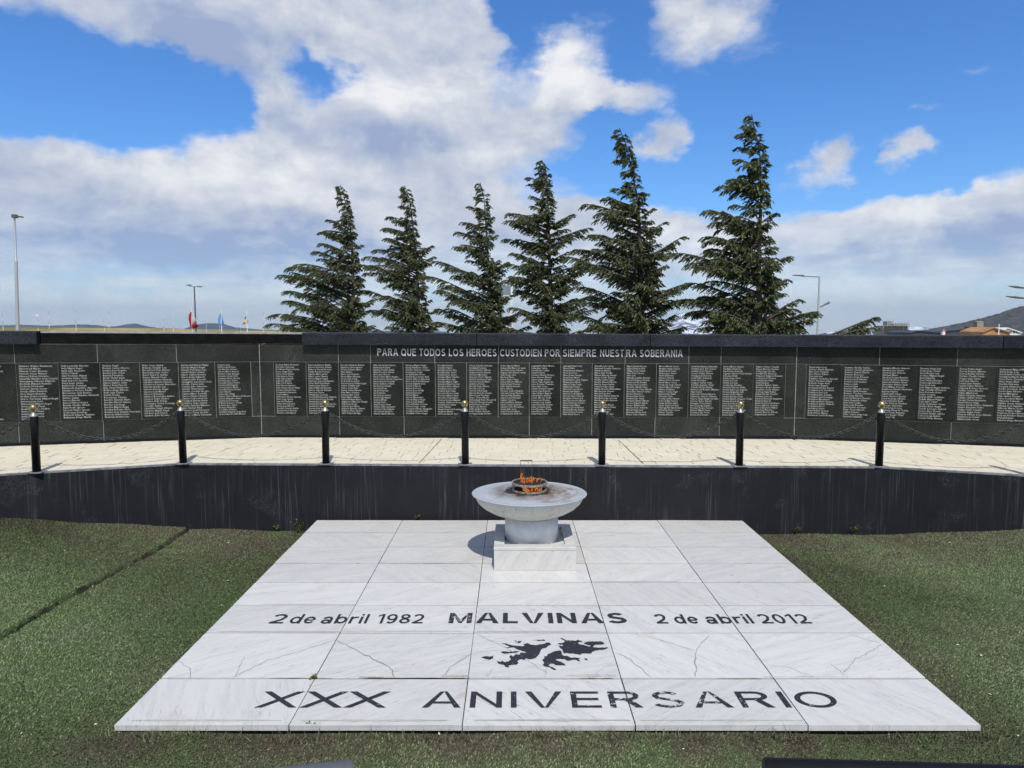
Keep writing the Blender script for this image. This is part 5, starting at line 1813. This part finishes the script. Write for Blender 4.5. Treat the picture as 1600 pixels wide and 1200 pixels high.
# the pile lies down in patches
lay = 0.9 * np.sin(xs_ * 1.3 + 1.0) + 0.7 * np.cos(ys_ * 1.9 + xs_)
hgt = rs.uniform(0.006, 0.013, N)
dirx = np.cos(ang) * lean + 0.5 * np.cos(lay)
diry = np.sin(ang) * lean + 0.5 * np.sin(lay)
tip = ba + np.stack([dirx * hgt, diry * hgt, hgt], -1)
wa = rs.uniform(0, 2 * math.pi, N)
wv_ = np.stack([np.cos(wa), np.sin(wa), np.zeros(N)], -1) * rs.uniform(0.0028, 0.0052, N)[:, None]
tri = np.stack([ba - wv_, ba + wv_, tip], 1).reshape(-1, 3)
tint = np.clip(rs.beta(0.7, 0.9, N), 0, 1)
o = fast_mesh('turf_pile', tri, 3, 'turf', None, tint)
kind(o, 'stuff', 'short green artificial turf either side of the slab')
ne = 5200
side = rs.randint(0, 5, ne)
ex = np.where(side < 3, rs.uniform(-2.42, 2.85, ne), np.where(side == 3, -2.40 + rs.normal(0, 0.018, ne), 2.83 + rs.normal(0, 0.018, ne)))
ey = np.where(side < 3, 4.035 + np.abs(rs.normal(0, 0.03, ne)) * -1, rs.uniform(4.0, 8.4, ne))
clump = (np.sin(ex * 9.0) + np.sin(ex * 23 + 1) + np.sin(ey * 7) + np.sin(ey * 17 + 2) + rs.normal(0, 0.6, ne)) > 0.5
ex, ey = ex[clump], ey[clump]
ne = len(ex)
eb = np.stack([ex, ey, lawn_z(ex, ey)], -1)
eh = rs.gamma(2.0, 0.010, ne) + 0.012
ed = rs.normal(0, 0.45, (ne, 2))
et = eb + np.stack([ed[:, 0] * eh, ed[:, 1] * eh, eh], -1)
ew = rs.uniform(0, 6.28, ne)
ewv = np.stack([np.cos(ew), np.sin(ew), np.zeros(ne)], -1) * rs.uniform(0.002, 0.0045, ne)[:, None]
o = fast_mesh('edge_weeds', np.stack([eb - ewv, eb + ewv, et], 1).reshape(-1, 3), 3, 'turf', None, rs.uniform(0, 0.8, ne))
kind(o, 'stuff', 'ragged moss and grass along the edges of the slab')

# litter: pale petals, chips and dry leaves
n = 330
lx, ly = blades(n * 3, -6.5, 6.8, 3.0, 8.6, in_lawn)
near = rs.uniform(0, 1, len(lx)) < np.where((np.abs(ly - 3.95) < 0.25) | (np.abs(lx - 3.2) < 0.5), 0.55, 0.16)
lx, ly = lx[near], ly[near]
lz = lawn_z(lx, ly) + 0.012
k = len(lx)
sz = rs.uniform(0.006, 0.017, k)
aa = rs.uniform(0, 6.28, k)
u = np.stack([np.cos(aa), np.sin(aa), rs.uniform(-0.2, 0.4, k)], -1) * sz[:, None]
v = np.stack([-np.sin(aa), np.cos(aa), rs.uniform(-0.2, 0.4, k)], -1) * (sz * rs.uniform(0.4, 0.8, k))[:, None]
c = np.stack([lx, ly, lz], -1)
quad = np.stack([c - u, c - v, c + u, c + v], 1).reshape(-1, 3)
mt, t, b = material('pale_litter', 0.8, 0.2)
a = t.new('ShaderNodeAttribute', attribute_name='tint').outputs['Fac']
cr2 = t.mix(t.mapr(a, 0.35, 0.6), (0.26, 0.17, 0.06), (0.70, 0.66, 0.58))
t.l.new(cr2, b.inputs['Base Color'])
MAT['litter'] = mt
kind(fast_mesh('litter', quad, 4, 'litter', None, rs.uniform(0, 1, k)), 'stuff', 'pale petals, chips and dry leaves scattered on the turf')


def weed(px, py, z, h, n, label, spread=0.6, Yd=None):
    c0 = onz(px, py, z)
    root = thing('weed', c0, label, 'weed')
    cs, ts = [], []
    mbs = MB()
    for i in range(n):
        a = rs.uniform(0, 6.28)
        L = h * rs.uniform(0.5, 1.0)
        e = c0 + np.array([math.cos(a) * spread * L, -abs(math.sin(a)) * spread * L * 0.6, L])
        mbs.tube([c0, (c0 + e) / 2 + np.array([0, 0, 0.1 * L]), e], [0.003, 0.002, 0.001], 4, False)
        for j in range(9):
            s = rs.uniform(0.25, 1.0)
            p = c0 + (e - c0) * s
            d = unit(rs.normal(0, 1, 3) + np.array([0, -0.2, 0.5]))
            w = unit(np.cross(d, rs.normal(0, 1, 3)))
            l = rs.uniform(0.012, 0.028)
            cs += [p, p + d * l * 0.5 + w * l * 0.3, p + d * l, p + d * l * 0.5 - w * l * 0.3]
            ts.append(rs.uniform(0, 1))
    fast_mesh('leaf_cluster', np.array(cs), 4, 'weed', root, np.array(ts))
    mbs.build('stem', 'weed', root)


weed(466, 832, -0.16, 0.17, 16, 'dry bushy weed at the wall foot beside the slab\'s left corner')
weed(432, 829, -0.16, 0.07, 8, 'tiny weed at the wall foot left of the bushy weed')
weed(1243, 834, -0.15, 0.10, 9, 'small weed at the wall foot right of the slab')
weed(1331, 834, -0.15, 0.12, 9, 'sprig of weed at the wall foot, farthest right')
weed(652, 811, 0.0, 0.05, 6, 'tiny yellowish weed in the joint where slab meets wall', 0.8)
weed(491, 1138, -0.04, 0.045, 7, 'green weed sprouting under the slab\'s front edge', 0.9)
weed(515, 1138, -0.04, 0.03, 7, 'low flat weed under the slab\'s front edge', 1.6)
weed(489, 1060, 0.0, 0.018, 6, 'moss tuft at a tile corner on the slab', 1.4)

# ------------------------------------------------------------------ handrails close to the camera
for nm, p0, p1, mt_, lab, flat in (
        ('handrail', at(551, 1207, 1.55), at(150, 1252, 1.40), 'pole_dark', 'grey tube handrail end at the bottom edge, left of centre', False),
        ('handrail', at(1194, 1204, 1.50), at(1900, 1226, 1.42), 'black_paint', 'glossy black handrail at the bottom edge, right of centre', True)):
    r = thing(nm, (p0[0], p0[1], -0.05), lab, 'handrail')
    mb = MB()
    d = unit(p1 - p0)
    if not flat:
        mb.tube([p0, p0 + d * 0.006, p1], [0.024, 0.028, 0.028], 16)
    else:
        mb.tube([p0, p0 + d * 0.004, p1], [0.023, 0.027, 0.027], 16)
    mb.build('rail', mt_, r)
    for s in (0.25, 0.9):
        q = p0 + (p1 - p0) * s
        mb = MB()
        mb.tube([(q[0], q[1], -0.1), (q[0], q[1], q[2])], 0.02, 10)
        mb.build('post', mt_, r)

# ------------------------------------------------------------------ far background
def pole_thing(name, x, ytop, Y, r0, r1, label, cat, mat='pole', group=None):
    tpt = at(x, ytop, Y)
    base = np.array([tpt[0], Y, ground_z(Y)])
    root = thing(name, base, label, cat, group)
    mbx = MB()
    mbx.tube([base, (base + tpt) / 2, tpt], [r0, (r0 + r1) / 2, r1], 10)
    mbx.build('pole', mat, root)
    return root, tpt


# tall mast at the left edge: stepped tube, floodlight on top
x_b, x_t, Yp = 27.5, 22.5, 33.0
b0 = at(x_b, 515, Yp)
t0 = at(x_t, 337, Yp)
sl_ = (t0 - b0) / (t0[2] - b0[2])
bb = b0 + sl_ * (ground_z(Yp) - b0[2])
root = thing('floodlight_mast', bb, 'tall stepped grey floodlight mast near the left edge', 'light mast')
mid = at(25, 408, Yp)
mb = MB()
mb.tube([bb, mid], [0.088, 0.066], 12)
mb.tube([mid, mid + (t0 - mid) * 0.01, t0], [0.060, 0.048, 0.040], 12)
mb.build('mast', 'pole', root)
mb = MB()
mb.box(t0[0] - 0.08, t0[0] + 0.10, Yp - 0.10, Yp + 0.10, t0[2] - 0.10, t0[2] + 0.05)
mb.build('mast_head', 'pole_dark', root)
mb = MB()
mb.hexa([(t0[0] + 0.12, Yp - 0.12, t0[2] - 0.06), (t0[0] + 0.34, Yp - 0.12, t0[2] - 0.08), (t0[0] + 0.34, Yp + 0.12, t0[2] - 0.08), (t0[0] + 0.12, Yp + 0.12, t0[2] - 0.06),
         (t0[0] + 0.12, Yp - 0.12, t0[2] + 0.0), (t0[0] + 0.34, Yp - 0.12, t0[2] - 0.03), (t0[0] + 0.34, Yp + 0.12, t0[2] - 0.03), (t0[0] + 0.12, Yp + 0.12, t0[2] + 0.0)])
mb.build('floodlight', 'pole_dark', root)

root, tpt = pole_thing('street_lamp', 303.5, 448, 70.0, 0.09, 0.06, 'thin double-armed street lamp behind the flags', 'street lamp', 'pole_dark')
for sx, dz_ in ((-1, 0.15), (1, -0.05)):
    mb = MB()
    mb.tube([tpt, tpt + np.array([sx * 0.3, 0, 0.02]), tpt + np.array([sx * 0.62, 0, dz_])], 0.035, 6)
    mb.build('arm', 'pole_dark', root)
    mb = MB()
    e = tpt + np.array([sx * 0.5, 0, dz_ * 0.8 + 0.03])
    mb.box(e[0] - 0.22, e[0] + 0.22, e[1] - 0.12, e[1] + 0.12, e[2] - 0.03, e[2] + 0.05)
    mb.build('lamp_head', 'pole_dark', root)
root, tpt = pole_thing('street_lamp', 1280.5, 432, 45.0, 0.075, 0.05, 'grey street lamp with one arm to the left, right of the tallest tree', 'street lamp', 'pole')
mb = MB()
mb.tube([tpt + np.array([0.0, 0, -0.03]), tpt + np.array([-1.15, 0, 0.02])], 0.03, 6)
mb.build('arm', 'pole_dark', root)
mb = MB()
e = tpt + np.array([-1.35, 0, 0.05])
mb.hexa([(e[0] - 0.32, e[1] - 0.1, e[2]), (e[0] + 0.32, e[1] - 0.1, e[2] - 0.04), (e[0] + 0.32, e[1] + 0.1, e[2] - 0.04), (e[0] - 0.32, e[1] + 0.1, e[2]),
         (e[0] - 0.30, e[1] - 0.1, e[2] + 0.05), (e[0] + 0.32, e[1] - 0.1, e[2] + 0.04), (e[0] + 0.32, e[1] + 0.1, e[2] + 0.04), (e[0] - 0.30, e[1] + 0.1, e[2] + 0.05)])
mb.build('lamp_head', 'pole_dark', root)
mb = MB()
q0, q1 = at(1281, 480, 45.0), at(1296, 472.5, 45.0)
mb.tube([q0, q1], [0.03, 0.075], 6)
mb.build('lower_lamp_head', 'pole_dark', root)
root, tpt = pole_thing('street_lamp', 1632, 440, 45.0, 0.08, 0.05, 'street lamp off the right edge with two dark lamp arms reaching into the picture', 'street lamp', 'pole')
for (xa, ya, xb, yb) in ((1576, 447, 1600, 450), (1572, 463, 1600, 466)):
    mb = MB()
    e0, e1 = at(xa, ya, 45.0), at(xb, yb, 45.0)
    mb.tube([e0, e0 + (e1 - e0) * 0.5, e1], [0.03, 0.075, 0.05], 8)
    mb.build('lamp_head', 'pole_dark', root)
    mb = MB()
    mb.tube([e1, at(1632, yb + 3, 45.0)], 0.03, 6)
    mb.build('arm', 'pole_dark', root)


# flags on short poles
def flag(xp, ytop, Y, outline, label):
    root, tpt = pole_thing('flagpole', xp, ytop, Y, 0.05, 0.03, label, 'flag', 'white', 'flags on white poles behind the wall')
    for nm, mat, pts in outline:
        P_ = [at(x, y, Y) for x, y in pts]
        mbx = MB()
        n_ = len(P_)
        fr = [(p[0], Y - 0.07 - 0.10 * math.sin(i * 1.7), p[2]) for i, p in enumerate(P_)]
        bk_ = [(p[0], y_ + 0.03, z_) for p, (_, y_, z_) in zip(P_, fr)]
        cen = tuple(np.mean(fr, axis=0) + np.array([0, -0.10, 0]))
        cenb = tuple(np.array(cen) + np.array([0, 0.03, 0]))
        vs_ = fr + bk_ + [cen, cenb]
        fs_ = []
        for i in range(n_):
            j = (i + 1) % n_
            fs_ += [(i, j, 2 * n_), (j + n_, i + n_, 2 * n_ + 1), (i, i + n_, j + n_, j)]
        mbx.add(vs_, fs_)
        mbx.build(nm, mat, root)


def fz(l):
    return [(250 + x / 8.889, 470 + y / 8.889) for x, y in l]


flag(299.3, 480, 60.0, [('red_band', 'flag_red', fz([(430, 150), (412, 200), (400, 260), (412, 330), (425, 375), (440, 380), (442, 160)])),
                        ('white_band', 'flag_white', fz([(443, 150), (465, 190), (490, 240), (502, 275), (455, 320), (446, 300)])),
                        ('red_band', 'flag_red', fz([(502, 276), (522, 320), (538, 350), (500, 380), (458, 388), (447, 340), (455, 322)]))], 'drooping red and white flag on a white pole, leftmost of three')
flag(345.3, 482, 62.0, [('blue_band', 'flag_blue', fz([(848, 165), (825, 215), (810, 270), (812, 330), (838, 358), (846, 330)])),
                        ('white_band', 'flag_white', fz([(836, 190), (822, 232), (830, 262), (845, 250)])),
                        ('blue_band', 'flag_blue', fz([(860, 180), (882, 250), (890, 320), (878, 352), (862, 345)]))], 'drooping sky blue and white flag on a white pole, middle of three')
flag(385.3, 484.5, 66.0, [('sandy_band', 'flag_tan', fz([(1205, 250), (1175, 280), (1140, 330), (1180, 322), (1205, 312)])),
                          ('blue_band', 'flag_blue', fz([(1202, 200), (1185, 235), (1180, 262), (1203, 240)])),
                          ('sandy_band', 'flag_tan', fz([(1214, 200), (1225, 260), (1228, 300), (1214, 322)]))], 'drooping sandy and blue flag on a white pole, rightmost of three')

# aerial masts on the plain
MASTS = [(3, 482, 1), (58.5, 492, 0), (75, 478, 0), (117, 474, 1), (162, 491, 0), (169, 478, 0), (255, 493, 0), (270, 492, 0), (322, 497, 0), (343, 508, 1), (370, 502, 1), (376, 512, 1), (410.5, 480, 1)]
for i, (x, y, w_) in enumerate(MASTS):
    Ym = 380.0
    top_ = at(x, y, Ym)
    base = np.array([top_[0], Ym, ground_z(Ym) + 1.0])
    near_ = {0: 'at the left edge', 1: 'with a dish just right of the floodlight mast', 2: 'second right of the floodlight mast', 3: 'tall, third right of the floodlight mast', 4: 'short, left of a pair over the plain',
             5: 'tall, right of a pair over the plain', 6: 'left of two faint ones before the red flag', 7: 'right of two faint ones before the red flag', 8: 'short, between the red and blue flags',
             9: 'very short, beside the blue flag', 10: 'white, between the blue and sandy flags', 11: 'stub of white beside the sandy flag', 12: 'tall, right of the sandy flag'}[i]
    root = thing('aerial_mast', base, 'slender red and white aerial mast ' + near_, 'mast', 'aerial masts on the plain')
    nseg = 7
    for k_ in range(nseg):
        a_, b2 = base + (top_ - base) * k_ / nseg, base + (top_ - base) * (k_ + 1) / nseg
        mb = MB()
        rr = 0.15 - 0.010 * k_
        mb.tube([a_, b2], [rr, rr - 0.012], 5, False)
        mb.build('mast_section', 'white' if (k_ % 2 == 0 or w_ and k_ < 3) else 'red', root)
    if i == 1:
        mb = MB()
        mb.box(top_[0] - 0.9, top_[0] + 0.9, Ym - 0.3, Ym + 0.3, top_[2] - 0.5, top_[2] + 0.1)
        mb.build('dish', 'white', root)

# panel on a post between the third and fourth conifer
tpt = at(797, 447, 27.5)
root = thing('signboard', (tpt[0], 27.5, ground_z(27.5)), 'blue grey panel on a white post half hidden between two conifers', 'sign')
mb = MB()
p0, p1 = at(779, 461, 27.5), at(809, 446, 27.5)
mb.box(p0[0], p1[0], 27.5, 27.6, p0[2], p1[2])
mb.build('panel', 'signgrey', root)
mb = MB()
q = at(799.5, 447, 27.4)
mb.box(q[0] - 0.045, q[0] + 0.045, 27.38, 27.47, ground_z(27.5), q[2])
mb.build('post', 'white', root)
mb = MB()
mb.box(p0[0] - 0.05, p0[0] + 0.03, 27.47, 27.62, p0[2] - 0.02, p1[2] + 0.02)
mb.build('edge_frame', 'white', root)


def hill(name, prof, Y, depth, mat, bump, foot_y=530, n=160, m=24, seed=1, tall=1.0):
    """ridge whose skyline runs through the given directions, with a real front slope and back"""
    rs_ = np.random.RandomState(seed)
    xs2 = np.array([p[0] for p in prof], float)
    ys2 = np.array([p[1] for p in prof], float)
    px_ = np.linspace(xs2[0], xs2[-1], n)
    py_ = np.interp(px_, xs2, ys2)
    gz = ground_z(Y) - 4
    ph = rs_.uniform(0, 6.28, (6, 2))
    vs_ = []
    for j in range(m + 1):
        s = j / m                       # 0 front foot .. 0.65 ridge .. 1 back foot
        for i in range(n):
            r_ = at(px_[i], py_[i], Y)
            if s <= 0.65:
                k_ = (s / 0.65)
                prof_h = k_ ** 1.3
            else:
                prof_h = 1 - ((s - 0.65) / 0.35) ** 1.2
            yy = Y + (s - 0.65) * depth
            xx = r_[0] * (1 + (s - 0.65) * depth / Y * 0.6)
            hgt_ = (r_[2] - gz) * prof_h
            nb = sum(math.sin(xx / (bump * (3 + 2.7 * q_)) + ph[q_, 0] + 1.7 * s * (q_ + 1)) * math.cos(s * 9 * (q_ + 1) + ph[q_, 1]) for q_ in range(4)) * bump * 0.10 * prof_h
            if abs(s - 0.65) > 0.02:
                hgt_ += nb - abs(bump * 0.12) * prof_h
            hgt_ += rs_.uniform(-1, 1) * bump * 0.10 * prof_h
            vs_.append((xx, yy, gz + hgt_))
    fs_ = [(j * n + i, j * n + i + 1, (j + 1) * n + i + 1, (j + 1) * n + i) for j in range(m) for i in range(n - 1)]
    mbx = MB()
    mbx.add(vs_, fs_, True)
    return kind(mbx.build(name, mat), 'structure')


# the plain left of the trees rises a little; far hills behind it
hill('plain_rise', [(-500, 512), (-100, 511), (100, 511.5), (250, 512.5), (300, 514), (420, 516), (560, 518)], 420, 260, 'plain', 0.5, seed=3, n=120)
hill('far_hills', [(-300, 512), (-80, 510), (34, 507), (75, 508.5), (118, 506.5), (147, 507), (168, 510), (181, 509.5), (197, 506), (210, 505), (226, 509), (244, 512), (286, 513.5), (310, 506), (323, 504.5), (346, 505), (367, 511), (409, 515), (700, 518)],
     9000, 3500, 'farhill', 22.0, seed=5, n=260)
hill('snow_mountain', [(985, 520), (1015, 512), (1040, 499), (1052, 494), (1062, 487), (1070, 490), (1080, 494), (1090, 488), (1098, 492), (1112, 503), (1140, 514), (1180, 520)], 15000, 4000, 'snowrock', 60.0, seed=8, n=160, m=40)
hill('snow_mountain', [(1290, 520), (1330, 514), (1360, 512), (1400, 513), (1430, 510), (1450, 512), (1480, 518), (1520, 521)], 14000, 3000, 'snowrock', 40.0, seed=9, n=120, m=30)
hill('wooded_hill', [(1380, 524), (1420, 519.5), (1443, 516), (1470, 511), (1500, 505), (1530, 498), (1560, 490), (1585, 481), (1600, 477.5), (1660, 462), (1760, 440), (1900, 425)], 1500, 900, 'forest', 9.0, seed=11, n=420, m=70)


def bpx(mbx, x0, x1, y0, y1, Y, dep):
    a_, b2 = at(x0, y1, Y), at(x1, y0, Y)
    mbx.box(a_[0], b2[0], Y, Y + dep, a_[2], b2[2])


# half-built block in scaffolding
YB = 520.0
c0 = at(1399, 522, YB)
root = thing('apartment_block', (c0[0], YB, ground_z(YB)), 'unfinished concrete block wrapped in scaffolding beyond the wall', 'building')
mb = MB()
bpx(mb, 1379, 1419, 509, 540, YB, 14)
mb.build('wall', 'concrete', root)
mb = MB()
bpx(mb, 1385, 1394, 502, 508.7, YB + 1, 5)
mb.build('stair_tower', 'concrete', root)
mb = MB()
bpx(mb, 1395, 1418, 505.5, 508.8, YB + 1, 9)
mb.build('upper_storey', 'concrete', root)
for r_ in range(3):
    for c_ in range(6):
        mb = MB()
        xx = 1382 + c_ * 6.2
        yy = 511.2 + r_ * 3.6
        bpx(mb, xx, xx + 3.6, yy, yy + 1.9, YB - 0.15, 0.2)
        mb.build('window', 'glassdark', root)
for xx in np.arange(1378.2, 1421, 3.5):
    mb = MB()
    y_t = 499.5 if 1384 < xx < 1396 else (503.5 if xx > 1396 else 507.5)
    a_, b2 = at(xx, y_t, YB - 1.3), at(xx, 540, YB - 1.3)
    mb.tube([b2, a_], 0.10, 5)
    mb.build('scaffold_upright', 'scaffold', root)
for yy in (503, 506.2, 509.4, 512.6, 515.8, 519):
    mb = MB()
    x0_, x1_ = (1384, 1395) if yy < 505 else (1384, 1420.5) if yy < 508 else (1378, 1420.5)
    a_, b2 = at(x0_, yy, YB - 1.4), at(x1_, yy, YB - 1.4)
    mb.box(a_[0], b2[0], YB - 1.9, YB - 1.0, a_[2] - 0.12, a_[2] + 0.12)
    mb.build('scaffold_deck', 'scaffold', root)


def gable(name, label, x0, xr, x1, ye, yr, yb, Y, dep, wall, roof, extra=None):
    c_ = at((x0 + x1) / 2, yb, Y)
    root = thing(name, (c_[0], Y, ground_z(Y)), label, 'building')
    A, R_, B = at(x0, ye, Y), at(xr, yr, Y), at(x1, ye, Y)
    zb = ground_z(Y)
    mbx = MB()
    mbx.add([(A[0], Y, zb), (B[0], Y, zb), (B[0], Y, B[2]), (R_[0], Y, R_[2]), (A[0], Y, A[2]),
             (A[0], Y + dep, zb), (B[0], Y + dep, zb), (B[0], Y + dep, B[2]), (R_[0], Y + dep, R_[2]), (A[0], Y + dep, A[2])],
            [(0, 1, 2, 3, 4), (9, 8, 7, 6, 5), (0, 4, 9, 5), (1, 6, 7, 2), (2, 7, 8, 3), (3, 8, 9, 4)])
    mbx.build('wall', wall, root)
    mbx = MB()
    t_ = 0.35
    for (P0, P1) in ((A, R_), (R_, B)):
        mbx.hexa([(P0[0], Y - 0.6, P0[2]), (P1[0], Y - 0.6, P1[2]), (P1[0], Y + dep + 0.6, P1[2]), (P0[0], Y + dep + 0.6, P0[2]),
                  (P0[0], Y - 0.6, P0[2] + t_), (P1[0], Y - 0.6, P1[2] + t_), (P1[0], Y + dep + 0.6, P1[2] + t_), (P0[0], Y + dep + 0.6, P0[2] + t_)])
    mbx.build('roof', roof, root)
    return root


gable('warehouse', 'long low dark-roofed building beyond the wall, left of the red cupola', 1421, 1434, 1475, 521, 517.2, 524, 340, 20, 'roof_dark', 'roof_dark')
gable('warehouse', 'long dark-roofed building behind the red cupola', 1455, 1512, 1552, 520, 514.5, 524, 380, 22, 'roof_dark', 'roof_dark')
r2 = gable('house', 'orange timber gabled house above the coping at the right', 1533, 1551, 1578, 520, 512.6, 524, 260, 12, 'roof_orange', 'roof_orange')
mb = MB()
bpx(mb, 1555, 1562, 516, 519, 259.85, 0.2)
mb.build('window', 'glassdark', r2)
r2 = gable('house', 'white clad building with slanting windows at the far right', 1560, 1573, 1596, 520.5, 513, 525, 300, 14, 'house_white', 'house_white')
for xx in (1578, 1583, 1587.5):
    mb = MB()
    bpx(mb, xx, xx + 3, 517.2, 520.2, 299.8, 0.25)
    mb.build('window', 'glassdark', r2)
c_ = at(1531, 515, 620)
root = thing('water_tower', (c_[0], 620, ground_z(620)), 'square grey brown concrete tower rising over the dark roofs', 'tower')
mb = MB()
bpx(mb, 1525, 1537, 503, 540, 620, 6)
mb.build('shaft', 'tower', root)
mb = MB()
bpx(mb, 1524.6, 1537.4, 501.6, 503, 619.8, 6.4)
mb.build('parapet', 'tower', root)
mb = MB()
bpx(mb, 1514.5, 1524.5, 510.5, 516, 619, 7)
mb.build('annex', 'roof_dark', root)
c_ = at(1474.5, 522, 200)
root = thing('cupola', (c_[0], 200, ground_z(200)), 'small white cupola with pointed red roof beyond the wall', 'cupola')
mb = MB()
bpx(mb, 1472, 1477, 518.6, 540, 199.5, 0.9)
mb.build('lantern', 'white', root)
mb = MB()
a_ = at(1474.5, 518.6, 200)
hh = at(1474.5, 513.6, 200)[2] - a_[2]
mb.lathe([(0.0, 0.0), (0.56, 0.0), (0.30, hh * 0.5), (0.0, hh)], 8, a_, False)
mb.build('roof', 'roof_red', root)
mb = MB()
mb.tube([a_ + np.array([0, 0, hh - 0.02]), a_ + np.array([0, 0, hh + 0.35])], 0.025, 5)
mb.build('finial', 'pole_dark', root)
c_ = at(1561, 512, 240)
root = thing('vent_pipe', (c_[0], 240, ground_z(240)), 'thin white pipe rising beside the orange gable', 'pipe')
mb = MB()
mb.tube([(c_[0], 240, ground_z(240)), at(1561, 507, 240)], 0.17, 8)
mb.build('flue', 'white', root)
mb = MB()
e = at(1561, 507, 240)
mb.lathe([(0.0, 0.0), (0.32, 0.0), (0.0, 0.25)], 8, e)
mb.build('cowl', 'white', root)

# a gull far up
g0 = at(668, 333, 90.0)
mb = MB()
mb.add([g0 + np.array(v_) for v_ in ((-0.45, 0, 0.12), (-0.2, 0.08, 0.16), (0, 0.1, 0.02), (0.2, 0.08, 0.16), (0.45, 0, 0.12), (0.2, -0.08, 0.13), (0, -0.12, 0.0), (-0.2, -0.08, 0.13), (0.0, 0.3, 0.0), (0, -0.25, -0.02), (0, 0, -0.10))],
       [(0, 7, 1), (1, 7, 6, 2), (2, 6, 5, 3), (3, 5, 4), (2, 8, 10), (6, 10, 9), (2, 10, 6)])
o = mb.build('gull', 'pole_dark', None, g0)
tag(o, 'dark speck of a bird in the cloud between the second and third conifers', 'bird')
print('leaves', nl, 'blades', N)

# ------------------------------------------------------------------ the air
mt = bpy.data.materials.new('pale_air')
mt.use_nodes = True
t = NT(mt.node_tree)
t.n.clear()
pv = t.new('ShaderNodeVolumePrincipled')
pv.inputs['Color'].default_value = (0.72, 0.84, 1.0, 1)
pv.inputs['Density'].default_value = 4.0e-5
pv.inputs['Anisotropy'].default_value = 0.2
o = t.new('ShaderNodeOutputMaterial')
t.l.new(pv.outputs[0], o.inputs['Volume'])
MAT['air'] = mt
mb = MB()
mb.box(-27000, 27000, -400, 27000, -520, 620)
hz = kind(mb.build('haze', 'air'), 'stuff', 'thin blue haze over the far hills')
